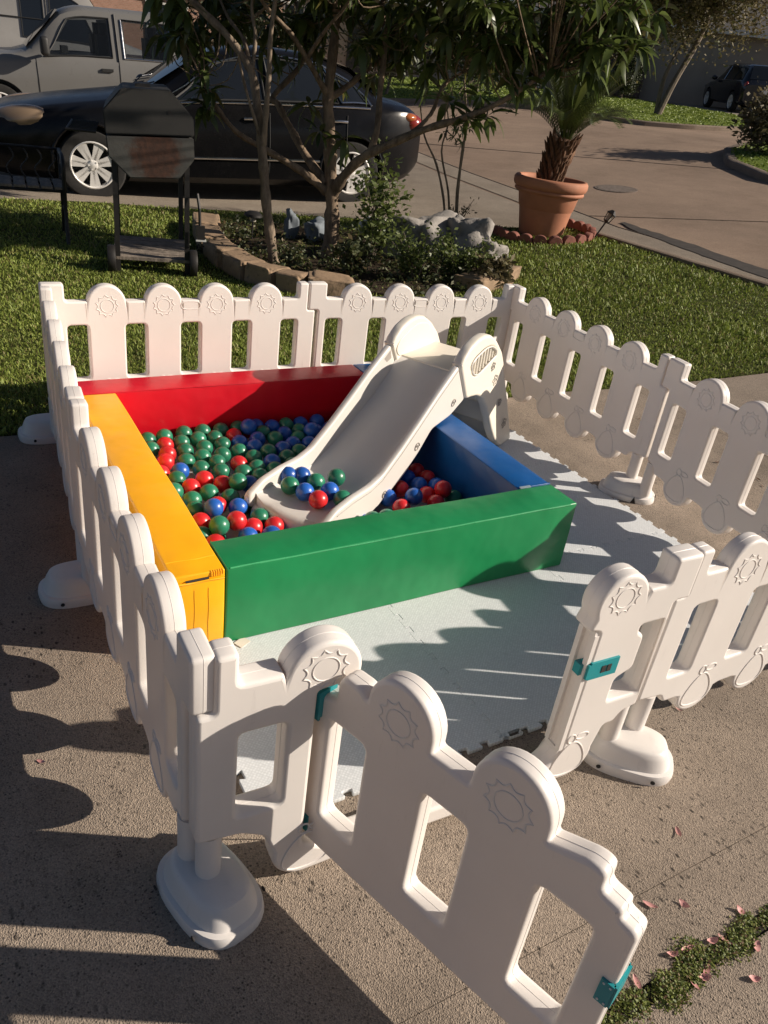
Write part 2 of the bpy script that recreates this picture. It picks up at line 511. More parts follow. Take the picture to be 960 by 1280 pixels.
# long dark streak lying in the gutter
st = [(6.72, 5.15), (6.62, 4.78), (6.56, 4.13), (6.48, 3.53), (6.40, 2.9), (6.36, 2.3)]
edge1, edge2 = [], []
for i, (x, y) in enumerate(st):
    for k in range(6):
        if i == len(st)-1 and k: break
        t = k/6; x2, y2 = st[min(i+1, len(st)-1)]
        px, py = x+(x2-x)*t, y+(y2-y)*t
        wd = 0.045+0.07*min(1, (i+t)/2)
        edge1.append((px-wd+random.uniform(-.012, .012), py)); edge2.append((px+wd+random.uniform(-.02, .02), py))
sheet('dark_streak', edge1+list(reversed(edge2)), -0.001, M['darkband'])
# thin dark lines across the street
strip('street_line', [(7.6, 12.3), (8.73, 10.94), (10.43, 9.03), (11.96, 7.29), (14, 5)], 0.03, -0.009, M['line'])
strip('street_line', [(6.6, 5.6), (9.2, 4.2), (13, 2.3)], 0.012, -0.009, M['line'])

# islands of lawn across the street with their kerbs
ISL = [(4.5, 21.5), (8.5, 20.5), (11.96, 19.5), (15.0, 18.5), (16.1, 17.0), (15.86, 15.0), (16.1, 14.2), (17.0, 13.75), (18.2, 13.6), (19.4, 13.75), (23.2, 16.5), (25.7, 19.4), (27.5, 24.5), (26, 32), (8, 38), (5, 34)]
sheet('far_lawn', ISL, 0.09, M['farturf'], 0.2)
strip('far_kerb', ISL[:11], 0.22, 0.10, M['kerb'])
sheet('far_driveway', [(18.6, 13.3), (30, 9), (40, 24), (31, 27), (27.4, 24), (25.5, 18.9), (22.9, 16.2)], 0.005, M['apron'])
RISL = [(14.4, 9.7), (13.2, 9.15), (12.45, 8.5), (11.9, 7.95), (11.2, 6.7), (11.2, 5.0), (14, 3), (24, 6.0), (20, 9.5), (15.6, 10.3)]
sheet('corner_lawn', RISL, 0.09, M['farturf'], 0.2)
strip('corner_kerb', [RISL[-1]]+RISL[:6], 0.22, 0.10, M['kerb'])

# ------------------------------------------------------------------ grass blades
def blades(name, poly, count, hmin, hmax, wd, mat, seed, wfun=None, dz=0.0):
    rg = np.random.default_rng(seed)
    xs = [p[0] for p in poly]; ys = [p[1] for p in poly]
    V = []; n = 0; px = []; py = []
    while n < count:
        x = rg.uniform(min(xs), max(xs), 20000); y = rg.uniform(min(ys), max(ys), 20000)
        c = np.zeros(len(x), bool); j = len(poly)-1
        for i in range(len(poly)):
            yi, yj, xi, xj = poly[i][1], poly[j][1], poly[i][0], poly[j][0]
            if yi != yj: c ^= ((yi > y) != (yj > y)) & (x < (xj-xi)*(y-yi)/(yj-yi)+xi)
            j = i
        if wfun is not None: c &= rg.uniform(0, 1, len(x)) < wfun(x, y)
        px.append(x[c]); py.append(y[c]); n += int(c.sum())
    x = np.concatenate(px)[:count]; y = np.concatenate(py)[:count]
    t = (x-CAM.x)*HD[0]+(y-CAM.y)*HD[1]
    z = np.where(x < 1.6, 0, np.where(x < 4.2, 0.102*(x-1.6)**2/5.2, np.where(x < 14, 0.102*(x-2.9), 1.1322+0.056*(x-14))))+dz
    patch = 0.75+0.35*np.sin(x*2.3+np.sin(y*1.7)*2)*np.sin(y*2.9+np.sin(x*1.3)*2)
    h = rg.uniform(hmin, hmax, count)*patch*np.where(rg.uniform(0, 1, count) < 0.03, 1.7, 1.0); a = rg.uniform(0, 2*pi, count); l = rg.uniform(0.3, 1.5, count)*h; a2 = rg.uniform(0, 2*pi, count)
    k = np.maximum(1, t/4.0)*wd*rg.uniform(0.6, 1.3, count)
    dx, dy = np.cos(a)*k, np.sin(a)*k; lx, ly = np.cos(a2)*l, np.sin(a2)*l
    P = np.stack([np.stack([x-dx, y-dy, z-0.005], 1), np.stack([x+dx, y+dy, z-0.005], 1),
                  np.stack([x-dx*.8+lx*.45, y-dy*.8+ly*.45, z+h*.7], 1), np.stack([x+dx*.8+lx*.45, y+dy*.8+ly*.45, z+h*.7], 1),
                  np.stack([x+lx, y+ly, z+h*0.9], 1)], 1).reshape(-1, 3)
    b = (np.arange(count)*5)[:, None]
    T = np.concatenate([b+np.array([[0, 1, 3]]), b+np.array([[0, 3, 2]]), b+np.array([[2, 3, 4]])], 1).reshape(-1, 3)
    return tag(link(name, np_mesh(name, P, T, mat)), kind='stuff')
def wnear(x, y):
    t = (x-CAM.x)*HD[0]+(y-CAM.y)*HD[1]; s = (x-CAM.x)*HD[1]-(y-CAM.y)*HD[0]
    vis = (np.abs(s) < t*0.62+0.6)
    return np.where(vis, np.clip((3.6/np.maximum(t, 2.5))**2, 0.08, 1), 0.05)
GRASSP = [(-14, 2.02), (-0.3, 1.63), (2.71, 1.50), (4.3, 1.24), (6.02, 0.92), (5.95, 2.63), (5.92, 3.62), (5.88, 4.9), (5.88, 5.15)] + [(x, y-0.03) for x, y in reversed(DL[:-1])]
gr = blades('grass', GRASSP, 190000, 0.016, 0.042, 0.0028, M['grass'], 3, wnear)
tag(gr, 'short green lawn grass growing behind the white fence', 'grass')
gr = blades('far_grass', ISL, 22000, 0.02, 0.05, 0.0045, M['fargrass'], 5, dz=0.09)
tag(gr, 'sunlit green grass on the island across the street', 'grass')
gr = blades('corner_grass', RISL, 9000, 0.02, 0.05, 0.0045, M['fargrass'], 6, dz=0.09)
tag(gr, 'green grass at the street corner on the right', 'grass')
# ------------------------------------------------------------------ white fence
def plastic(name, col, rough=0.42, scuff=0.5, glow=0.0):
    m, n, b = new_mat(name)
    v = coords(n)
    c = ramp(n, noise(n, v, 3.5, 5, 0.6), [(0.3, tuple(x*0.93 for x in col)), (0.7, col)])
    sc1 = noise(n, coords(n, (1, 1, 0.18)), 38, 6, 0.75)
    c = mix(n, ramp(n, sc1, [(0.60, (0, 0, 0)), (0.80, (scuff*.5,)*3)]), c, tuple(x*0.62 for x in col))
    sp = noise(n, v, 170, 2)
    c = mix(n, ramp(n, sp, [(0.74, (0, 0, 0)), (0.80, (scuff*.4,)*3)]), c, (0.22, 0.17, 0.12))
    n.links.new(c, b.inputs['Base Color'])
    b.inputs['Roughness'].default_value = rough
    p = bump(n, b, noise(n, v, 420, 2), 0.10, 0.0006)
    bump(n, b, noise(n, v, 7, 3), 0.10, 0.006, p)
    if glow:                                     # thin hollow shell: sunlight glows through it
        tr = n.nodes.new('ShaderNodeBsdfTranslucent'); tr.inputs['Color'].default_value = (0.95, 0.74, 0.52, 1)
        ms = n.nodes.new('ShaderNodeMixShader'); ms.inputs[0].default_value = glow
        n.links.new(b.outputs[0], ms.inputs[1]); n.links.new(tr.outputs[0], ms.inputs[2])
        n.links.new(ms.outputs[0], n.nodes['Material Output'].inputs['Surface'])
    return m
M['white'] = plastic('white_plastic', (0.86, 0.825, 0.79), 0.40, 0.9, 0.14)
M['teal'] = plastic('teal_plastic', (0.012, 0.27, 0.30), 0.4, 0.2)
M['dark'] = plain('dark_hole', (0.03, 0.027, 0.025), 0.8)

L = 1.1497; TH = 0.046
A = (-0.0479, 1.5721); B = (-0.1434, 0.4166); C = (-0.1542, -0.7328); D = (1.103, 1.5716)
E_ = (2.243, 1.5039); F = (2.2031, 0.3544); G = (2.085, -0.7919); H = (0.9927, -0.7767); I = (2.1384, -0.7845)
SUNS = [0.5*L+(i-1.5)*0.2305 for i in range(4)]
SL = [(0.070, 0.152), (0.300, 0.386), (0.533, 0.619), (0.764, 0.850), (0.995, 1.076)]
ST, SB, RT = 0.488, 0.256, 0.585
def slot(a, b, z0=SB, z1=ST): return fillet([(a, z0), (b, z0), (b, z1), (a, z1)], 0.016)
def panel_outline():
    p = [(-0.02, 0.53), (-0.02, 0.655), (0.068, 0.655), (0.068, RT, .014)]
    for c in SUNS: p += [(c-0.077, RT, .005)] + arc(c, 0.574, 0.077, 0.076, 176, 4, 18) + [(c+0.077, RT, .005)]
    p += [(1.078, RT, .014), (1.078, 0.655), (1.124, 0.655), (1.124, 0.53), (1.164, 0.53), (1.164, 0.205), (1.075, 0.195), (1.055, 0.165)]
    for c in reversed(SUNS):
        p += [(c+0.088, 0.165)] + arc(c, 0.160, 0.072, 0.066, 0, -180) + [(c-0.088, 0.165)]
    p += [(0.09, 0.165), (0.075, 0.195), (0.030, 0.205), (0.030, 0.53)]
    return list(reversed(fillet(p, 0.010)))
panel_me = flat_mesh('fence_panel', [panel_outline()] + [slot(*s) for s in SL], TH, 0.008, M['white'])
b = MB(); b.lathe([(0.026, 0.045), (0.026, 0.20)], 20); peg_me = b.mesh('peg', M['white'])

def ring(rfun, r, n, y0=0.0, closed=True):
    b = MB(); pts = []
    for i in range(n):
        t = 2*pi*i/n; q = rfun(t)
        pts.append(Vector((q[0], y0, q[1])))
    k = len(pts)
    for i, p in enumerate(pts):
        d = (pts[(i+1) % k]-pts[i-1]).normalized(); nn = Vector((-d.z, 0, d.x))
        for a in range(5):
            t = pi*a/4
            b.v.append(tuple(p+nn*(cos(t)*r)+Vector((0, -sin(t)*r*0.9, 0))))
    for i in range(k):
        for a in range(4):
            b.f.append((i*5+a, i*5+a+1, ((i+1) % k)*5+a+1, ((i+1) % k)*5+a)); b.mi.append(0)
    return b
def sun_mesh():
    b = ring(lambda t: (0.0265*cos(t), 0.0265*sin(t)), 0.0016, 28)
    def wav(t):
        k = abs(sin(t*5.5))
        r = 0.037+0.0085*(1-k)**1.3
        return (r*cos(t), r*sin(t))
    c = ring(wav, 0.0018, 110)
    b.add(c.v, c.f)
    return b.mesh('sun_emblem', M['white'], fix=True)
def fruit_mesh():
    b = ring(lambda t: (0.052*cos(t)*(1-0.22*sin(t)), 0.056*sin(t)-0.006*cos(2*t)), 0.0024, 36)
    c = ring(lambda t: (0.022+0.020*cos(t), 0.078+0.010*sin(t)), 0.0024, 16); b.add(c.v, c.f)
    c = ring(lambda t: (-0.010+0.012*cos(t), 0.076+0.014*sin(t)), 0.0024, 12); b.add(c.v, c.f)
    return b.mesh('fruit_emblem', M['white'])
def oval_mesh():
    return ring(lambda t: (0.042*math.copysign(abs(cos(t))**0.6, cos(t)), 0.017*math.copysign(abs(sin(t))**0.8, sin(t))), 0.0018, 40).mesh('grip_oval', M['white'])
sun_me, fruit_me, oval_me = sun_mesh(), fruit_mesh(), oval_mesh()

def dress(root, suns, fruits, oval=None, zs=0.566, zf=0.165, th=TH):
    for side in (0, 1):
        rz = pi*side; y = -th/2 if side == 0 else th/2
        for c in suns: link('sun_emblem', sun_me, None, root, (c, y, zs), (0, 0, rz))
        for c in fruits: link('fruit_emblem', fruit_me, None, root, (c, y, zf), (0, 0, rz))
        if oval: link('grip_oval', oval_me, None, root, (oval, y, zs-0.003), (0, 0, rz))

FG_ = 'white picket panels of the play fence'
def seam_mesh(loops):
    b = MB()
    for lp in loops: b.tube([(p[0], 0, p[1]) for p in lp]+[(lp[0][0], 0, lp[0][1])], 0.0006, 4, False)
    return b.mesh('mould_seam', M['white'])
seam_me = seam_mesh([panel_outline()] + [slot(*s) for s in SL])
def make_panel():
    root = link('picket_fence', panel_me)
    link('mould_seam', seam_me, None, root)
    link('peg', peg_me, None, root, (0.054, 0, 0)); link('peg', peg_me, None, root, (1.105, 0, 0))
    dress(root, SUNS, SUNS, 0.5*(SUNS[1]+SUNS[2]))
    return root
proto = make_panel()
def place_panel(o, a, b_, label):
    o.location = (a[0], a[1], 0); o.rotation_euler = (0, 0, atan2(b_[1]-a[1], b_[0]-a[0]))
    return tag(o, label, 'picket fence', FG_)
runs = [(A, D, 'white picket panel at the back left, standing behind the red block'),
        (D, E_, 'white picket panel standing behind the top of the slide'),
        (E_, F, 'white picket panel on the right side, next to the back corner'),
        (F, G, 'white picket panel on the right side running out of frame past the right foot'),
        (I, H, 'white picket panel at the front right, beside the gate latch post'),
        (C, B, 'white picket panel on the left side, nearest to the camera beside the yellow block'),
        (B, A, 'white picket panel on the left side, the farther one ending at the back corner')]
for i, (a, b_, lab) in enumerate(runs):
    place_panel(proto if i == 0 else copy_tree(proto), a, b_, lab)

# --- gate: frame with low threshold, swung-open leaf, hinges and latch
def gate_outline():
    p = [(0.018, 0.53), (0.018, 0.655), (0.060, 0.655), (0.060, RT, .014), (0.143, RT, .005)]
    p += arc(0.222, 0.562, 0.076, 0.077, 172, -18, 18)
    p += [(0.284, 0.532), (0.212, 0.526), (0.212, 0.10), (0.275, 0.064, .02), (0.86, 0.064, .03), (0.903, 0.115, .04), (0.903, 0.49), (0.868, 0.50)]
    p += arc(0.948, 0.562, 0.076, 0.077, 205, 8, 18)
    p += [(1.027, RT, .005), (1.085, RT, .014), (1.085, 0.655), (1.170, 0.655), (1.170, 0.53), (1.122, 0.53), (1.122, 0.205), (1.075, 0.195), (1.055, 0.165), (1.025, 0.165)]
    p += arc(0.936, 0.085, 0.074, 0.075, 10, -90) + [(0.86, 0.012), (0.30, 0.012)] + arc(0.222, 0.085, 0.074, 0.077, -90, -190)
    p += [(0.125, 0.165), (0.075, 0.195), (-0.014, 0.205), (-0.014, 0.53)]
    return list(reversed(fillet(p, 0.010)))
gate = empty('fence_gate', (C[0], C[1], 0), atan2(H[1]-C[1], H[0]-C[0]), 'white fence gate with its leaf swung open towards the camera', 'gate')
keep = fillet([(1.008, 0.25), (1.108, 0.25), (1.108, 0.48), (1.035, 0.48), (1.035, 0.458), (1.058, 0.445), (1.058, 0.345), (1.008, 0.322)], 0.012)
link('gate_frame', flat_mesh('gate_frame', [gate_outline(), slot(0.064, 0.156, 0.248, 0.468), keep], 0.058, 0.009, M['white']), None, gate)
for x in (0.020, 1.096): link('peg', peg_me, None, gate, (x, 0, 0))
link('mould_seam', seam_mesh([gate_outline(), slot(0.064, 0.156, 0.248, 0.468), keep]), None, gate)
dress(gate, (0.222, 0.948), (), None, 0.578, th=0.058)
for c in (0.222, 0.936):
    for s in (0, 1): link('fruit_emblem', fruit_me, None, gate, (c, (-0.029, 0.029)[s], 0.075), (0, 0, pi*s))
b = MB()
for y in (-0.021, 0.021): b.box((0.899, y, 0.30), (0.012, 0.014, 0.36))
for z in (0.115, 0.485): b.box((0.899, 0, z), (0.011, 0.050, 0.012))
link('jamb_rim', b.mesh('jamb_rim', M['white'], False), None, gate)
# recessed channel of the latch jamb and the teal latch plate
b = MB(); b.box((0.948, -0.0300, 0.378), (0.086, 0.009, 0.050)); b.box((0.903, -0.020, 0.378), (0.012, 0.030, 0.042)); b.box((0.893, -0.010, 0.378), (0.018, 0.022, 0.030))
lt = link('latch_plate', b.mesh('latch_plate', M['teal'], False), None, gate)
b = MB(); b.box((0.946, -0.0345, 0.378), (0.012, 0.003, 0.020)); b.box((0.963, -0.0345, 0.378), (0.012, 0.003, 0.020))
link('latch_slot', b.mesh('latch_slot', M['dark'], False), None, lt)

def leaf_outline():
    p = [(0.0, 0.10), (0.671, 0.10), (0.671, 0.505), (0.640, 0.512, .012), (0.640, 0.528), (0.602, 0.535, .012), (0.602, 0.572), (0.575, 0.575), (0.507, 0.551, .005)]
    p += arc(0.433, 0.572, 0.074, 0.076, 4, 176, 18)
    p += [(0.359, 0.551, .005), (0.279, 0.551, .005)] + arc(0.205, 0.572, 0.074, 0.076, 4, 176, 18)
    p += [(0.131, 0.565, .005), (0.115, 0.578), (0.072, 0.578), (0.060, 0.560), (0.060, 0.512, .012), (0.0, 0.500)]
    return fillet(p, 0.012)
hx, hy = 0.0845, -0.7258
ga = radians(-71.39)
leaf = link('gate_leaf', flat_mesh('gate_leaf', [leaf_outline()] + [slot(a, c, 0.192, 0.460) for a, c in ((0.052, 0.142), (0.280, 0.376), (0.515, 0.612))], 0.046, 0.009, M['white']))
leaf.matrix_world = Matrix.Translation((hx, hy, 0)) @ Matrix.Rotation(ga, 4, 'Z')
leaf.parent = gate
gate_mw = Matrix.Translation((C[0], C[1], 0)) @ Matrix.Rotation(gate.rotation_euler.z, 4, 'Z')
leaf.matrix_parent_inverse = gate_mw.inverted()
for c in (0.205, 0.433):
    for s in (0, 1): link('sun_emblem', sun_me, None, leaf, (c, (-0.023, 0.023)[s], 0.566), (0, 0, pi*s))
link('mould_seam', seam_mesh([leaf_outline()] + [slot(a, c, 0.192, 0.460) for a, c in ((0.052, 0.142), (0.280, 0.376), (0.515, 0.612))]), None, leaf)
def bracket(z0, z1, x, wd, nm='hinge'):
    b = MB(); z = (z0+z1)/2; h = z1-z0
    b.box((x, -0.0245, z), (wd, 0.006, h)); b.box((x, 0.0245, z), (wd, 0.006, h))
    b.box((x-wd/2-0.002, 0, z), (0.006, 0.052, h))
    return link(nm, b.mesh(nm, M['teal'], False), None, leaf)
bracket(0.125, 0.168, 0.010, 0.034)
bracket(0.440, 0.488, 0.010, 0.034)
b = MB(); b.box((0.008, -0.012, 0.486), (0.048, 0.046, 0.064)); link('hinge', b.mesh('hinge', M['teal'], False), None, leaf)
bb = MB(); z = 0.362
z = 0.362; bb.box((0.661, -0.0245, z), (0.022, 0.006, 0.052)); bb.box((0.673, 0, z), (0.006, 0.050, 0.052)); bb.box((0.661, 0.0245, z), (0.022, 0.006, 0.052))
lt = link('latch', bb.mesh('latch', M['teal'], False), None, leaf)
b = MB()
for dz in (-0.020, 0.020):
    for dx in (0.656, 0.667): b.lathe([(0.002, 0), (0.002, 0.002)], 8, (dx, -0.0288, z+dz), 'y')
link('rivet', b.mesh('rivet', M['white']), None, lt)

# --- hollow feet
def foot_mesh():
    b = MB(); n = 40; rings_ = [(0.0, 1.0, 1.0), (0.012, 1.02, 1.02), (0.026, 1.0, 1.0), (0.030, 0.985, 0.98), (0.032, 0.90, 0.87), (0.064, 0.80, 0.77), (0.078, 0.74, 0.70), (0.083, 0.66, 0.61), (0.084, 0.40, 0.36), (0.084, 0.02, 0.02)]
    for (z, sx, sy) in rings_:
        for j in range(n):
            t = 2*pi*j/n; e = 0.72
            x = 0.124*sx*math.copysign(abs(cos(t))**e, cos(t)); y = 0.083*sy*math.copysign(abs(sin(t))**e, sin(t))
            b.v.append((x, y, z))
    for i in range(len(rings_)-1):
        for j in range(n):
            b.f.append((i*n+j, i*n+(j+1) % n, (i+1)*n+(j+1) % n, (i+1)*n+j)); b.mi.append(0)
    b.f.append(tuple((len(rings_)-1)*n+j for j in range(n))); b.mi.append(0)
    b.f.append(tuple(reversed(range(n)))); b.mi.append(0)
    return b.mesh('fence_foot', M['white'], angle=35)
foot_me = foot_mesh()
b = MB(); b.lathe([(0.0, 0), (0.006, 0.0), (0.006, 0.002)], 10, axis='y'); hole_me = b.mesh('drain_hole', M['dark'])
b = MB(); b.add([(-0.012, 0, 0), (0.012, 0, 0), (0, 0, 0.034), (-0.012, 0.003, 0), (0.012, 0.003, 0), (0, 0.003, 0.034)], [(0, 1, 2), (5, 4, 3), (0, 2, 5, 3), (1, 4, 5, 2), (0, 3, 4, 1)]); tri_me = b.mesh('vent_notch', M['dark'], False)
for (x, y, ang, lab, nt_) in [(-0.13, -0.735, -75, 'white foot under the front left corner post, nearest the camera', 0),
                          (-0.165, 0.415, 180, 'white foot of the left side fence, halfway along', 0),
                          (-0.075, 1.585, 180, 'white foot at the back left corner on the edge of the lawn', 0),
                          (2.185, 0.385, -52, 'white foot under the right side fence with a triangular notch', 1),
                          (1.000, -0.805, -46, 'white foot beside the gate latch post at the front right', 0),
                          (2.135, -0.815, -45, 'white foot of the front right fence corner, outside the picture', 0),
                          (1.103, 1.600, 90, 'white foot of the back fence, hidden behind the red block', 0),
                          (2.26, 1.53, 45, 'white foot of the back right fence corner behind the slide', 0)]:
    o = link('fence_weight', foot_me, None, None, (x, y, 0), (0, 0, radians(ang)))
    tag(o, lab, 'fence foot', 'white weighted feet of the play fence')
    if nt_:
        link('vent_notch', tri_me, None, o, (0.1265, 0.0, 0.004), (0, 0, radians(90)))
        link('vent_notch', tri_me, None, o, (0.04, -0.0855, 0.004), (0, 0, 0))
    else:
        link('drain_hole', hole_me, None, o, (0.07, -0.0855, 0.020)); link('drain_hole', hole_me, None, o, (-0.07, -0.0855, 0.020)); link('drain_hole', hole_me, None, o, (0.07, 0.0855, 0.020), (0, 0, pi))
# ------------------------------------------------------------------ foam mat
def foam():
    m, n, b = new_mat('foam_mat')
    v = coords(n)
    c = ramp(n, noise(n, v, 2.2, 5), [(0.3, (0.69, 0.72, 0.745)), (0.7, (0.76, 0.78, 0.795))])
    c = mix(n, ramp(n, noise(n, v, 24, 6, 0.7), [(0.60, (0, 0, 0)), (0.78, (0.3, 0.3, 0.3))]), c, (0.33, 0.33, 0.31))
    vo = nd(n, 'ShaderNodeTexVoronoi'); vo.inputs['Scale'].default_value = 135; vo.inputs['Randomness'].default_value = 0.25
    rt_ = nd(n, 'ShaderNodeMapping'); rt_.inputs['Rotation'].default_value = (0, 0, radians(45)); n.links.new(v, rt_.inputs['Vector']); n.links.new(rt_.outputs['Vector'], vo.inputs['Vector'])
    c = mix(n, 0.6, c, ramp(n, vo.outputs['Distance'], [(0.15, (1.1, 1.1, 1.1)), (0.6, (0.66, 0.67, 0.68))]), 'MULTIPLY')
    n.links.new(c, b.inputs['Base Color']); b.inputs['Roughness'].default_value = 0.65
    b.inputs['Specular IOR Level'].default_value = 0.35
    bump(n, b, vo.outputs['Distance'], -0.25, 0.001)
    return m
M['foam'] = foam()
TS = 0.684
NT = 10
def tile_mesh():
    k = TS/NT; dpt = 0.0155; g = 0.0008
    def edge(sign):   # teeth along one side from 0 to TS, offset outward positive
        o = []
        for i in range(NT):
            s0 = i*k
            if sign > 0: o += [(s0+k*0.16+g, 0), (s0+k*0.08+g, dpt-g), (s0+k*0.50-g, dpt-g), (s0+k*0.42-g, 0)]
            else: o += [(s0+k*0.16-g, 0), (s0+k*0.08-g, dpt+g), (s0+k*0.50+g, dpt+g), (s0+k*0.42+g, 0)]
        return o
    pos, neg = edge(1), edge(-1)
    p = [(0, 0)]
    p += [(s_, d) for s_, d in neg]                                   # front side: notches inward
    p += [(TS, 0)] + [(TS+d, s_) for s_, d in pos]                     # right: tabs outward
    p += [(TS, TS)] + [(s_, TS+d) for s_, d in reversed(pos)]          # back: tabs outward
    p += [(0, TS)] + [(d, s_) for s_, d in reversed(neg)]              # left: notches
    return flat_mesh('foam_mat_tile', [fillet(p, 0.0035, 2)], 0.012, 0.0012, M['foam'], upright=False, bres=1)
tile_me = tile_mesh()
# rotate so that the notches face the front and the tabs face right/back
MX, MY = 2.075-3*TS, -0.632
desc = [['front left', 'front middle', 'front right'], ['left', 'middle', 'right'], ['back left', 'back middle', 'back right']]
for j in range(3):
    for i in range(3):
        o = link('foam_mat_tile', tile_me, None, None, (MX+i*TS, MY+j*TS, 0.0065), (0, 0, 0))
        tag(o, {(0, 0): 'pale foam puzzle tile in the front left corner by the yellow block end',
                (1, 0): 'pale grey foam puzzle tile in front of the green block, behind the gate opening',
                (2, 0): 'pale grey foam puzzle tile at the front right corner, striped by fence shadows',
                (2, 1): 'pale grey foam puzzle tile right of the green block end by the right foot',
                (2, 2): 'pale grey foam puzzle tile under the slide steps at the back right'}.get((i, j), 'pale grey foam puzzle tile hidden under the ball pit'), 'mat tile', 'interlocking foam mat tiles')

# ------------------------------------------------------------------ soft play blocks
def vinyl(name, col, rough=0.36):
    m, n, b = new_mat(name)
    v = coords(n)
    c = ramp(n, noise(n, v, 4, 4), [(0.3, tuple(x*0.88 for x in col)), (0.7, tuple(min(1, x*1.06) for x in col))])
    c = mix(n, ramp(n, noise(n, v, 30, 6, 0.75), [(0.62, (0, 0, 0)), (0.82, (0.22, 0.22, 0.22))]), c, tuple(x*0.45+0.03 for x in col))
    n.links.new(c, b.inputs['Base Color'])
    rr = n.nodes.new('ShaderNodeMapRange'); rr.inputs['To Min'].default_value = rough-0.1; rr.inputs['To Max'].default_value = rough+0.14
    n.links.new(noise(n, v, 12, 5), rr.inputs['Value']); n.links.new(rr.outputs['Result'], b.inputs['Roughness'])
    p = bump(n, b, noise(n, v, 3.2, 3, 0.5), 0.5, 0.04)
    bump(n, b, noise(n, v, 600, 2), 0.10, 0.0006, p)
    return m
M['red'] = vinyl('red_vinyl', (0.56, 0.004, 0.016)); M['yellow'] = vinyl('yellow_vinyl', (0.86, 0.40, 0.005))
M['green'] = vinyl('green_vinyl', (0.012, 0.225, 0.075)); M['blue'] = vinyl('blue_vinyl', (0.004, 0.085, 0.29))
SX, SY, BW, Z0 = 1.462, 1.483, 0.154, 0.0128
BH = 0.280-Z0
def block(name, x0, x1, y0, y1, mat, label, bow=(0, 0)):
    c = ((x0+x1)/2, (y0+y1)/2)
    root = empty(name, (c[0], c[1], Z0), 0, label, 'soft block', 'soft vinyl blocks walling the ball pit')
    me = rbox('cover', (x1-x0-0.003, y1-y0-0.003, BH), 0.006, mat, 3, 0.0022, 0.12, (0, 0, BH/2))
    rg = random.Random(name)
    for v in me.vertices:
        t = v.co.z/BH
        v.co.z += rg.uniform(-.0006, .0006)
        v.co.x += 0.0012*sin(v.co.y*9+v.co.z*14); v.co.y += 0.0012*sin(v.co.x*8+v.co.z*11)
    link('cover', me, None, root)
    return root, c
def seam(root, pts, mat, r=0.0022, nm='seam'):
    b = MB(); b.tube(pts, r, 6); return link(nm, b.mesh(nm, mat), None, root)
yb, yc = block('soft_block', 0, BW, 0, SY-BW, M['yellow'], 'yellow vinyl block along the left fence, its seamed end facing the camera')
gb, gc = block('soft_block', BW, SX, 0, BW, M['green'], 'green vinyl block across the front of the ball pit')
bb_, bc = block('soft_block', SX-BW, SX, BW, SY, M['blue'], 'blue vinyl block on the right, running under the slide')
rb, rc = block('soft_block', 0, SX-BW, SY-BW, SY, M['red'], 'red vinyl block at the back, half in shadow')
def loc(c, x, y, z): return (x-c[0], y-c[1], z-Z0)
# yellow end: sewn flap with a zip opening and two vertical seams
b = MB(); b.box(loc(yc, BW/2+.002, -0.0012, 0.135), (BW-0.012, 0.004, 0.236)); link('end_flap', rbox('end_flap', (BW-0.014, 0.005, 0.238), 0.002, M['yellow'], 2, 0, 0, loc(yc, BW/2, -0.0012, 0.134)), None, yb)
for x in (0.064, 0.104): seam(yb, [loc(yc, x, -0.0040, 0.03+0.01*i+0.0) if 0 else loc(yc, x+0.001*sin(i*1.3), -0.0042, 0.02+0.0235*i) for i in range(10)], M['yellow'], 0.0011)
seam(yb, [loc(yc, 0.006+i*0.0142, -0.0035-0.0008*sin(i), 0.2565+0.0012*sin(i*1.1)) for i in range(11)], M['yellow'], 0.0032, 'piping')
b = MB(); b.box(loc(yc, 0.072, -0.0016, 0.2625), (0.064, 0.006, 0.0042), Matrix.Rotation(radians(-1.5), 3, 'Y')); link('zip_opening', b.mesh('zip_opening', M['dark'], False), None, yb)
seam(yb, [loc(yc, 0.006+i*0.0142, 0.075+0.002*sin(i*.8), 0.2806+0.0004*sin(i*1.7)) for i in range(11)], M['yellow'], 0.0013)
b = MB()
for i in range(6): b.tube([loc(yc, 0.112+i*0.0065, 0.006, 0.2808), loc(yc, 0.1125+i*0.0065, -0.0005, 0.2775), loc(yc, 0.112+i*0.0065, -0.0022, 0.266)], 0.0021, 5)
link('pucker', b.mesh('pucker', M['yellow']), None, yb)
M['piping'] = vinyl('edge_highlight_vinyl', (0.06, 0.36, 0.15), 0.25)  # lighter green paints the bright edge highlight into the piping colour
seam(gb, [loc(gc, BW+0.012+i*0.07, 0.0022+0.0006*sin(i), 0.2785+0.0008*sin(i*1.7)) for i in range(19)], M['piping'], 0.0026, 'piping')
seam(gb, [loc(gc, BW+0.004, 0.003+0.0146*i, 0.2802) for i in range(11)], M['green'], 0.0020, 'piping')
for q in ([loc(rc, 0.01+i*0.06, SY-BW+0.001, 0.2795+0.0006*sin(i*2)) for i in range(22)],): seam(rb, q, M['red'], 0.0018, 'piping')
seam(bb_, [loc(bc, SX-BW+0.001, BW+0.02+i*0.065, 0.2795) for i in range(20)], M['blue'], 0.0018, 'piping')
M['zipper'] = plain('pale_zip', (0.45, 0.55, 0.62), 0.4)
b = MB()
for i in range(9): b.box(loc(bc, SX-BW+0.012+i*0.0055, BW+0.004, 0.281), (0.0032, 0.010, 0.004))
link('zip_end', b.mesh('zip_end', M['zipper'], False), None, bb_)
seam(bb_, [loc(bc, SX-BW+0.06+i*0.009, BW+0.003, 0.2805+0.0008*sin(i*2)) for i in range(11)], M['blue'], 0.0035, 'piping')
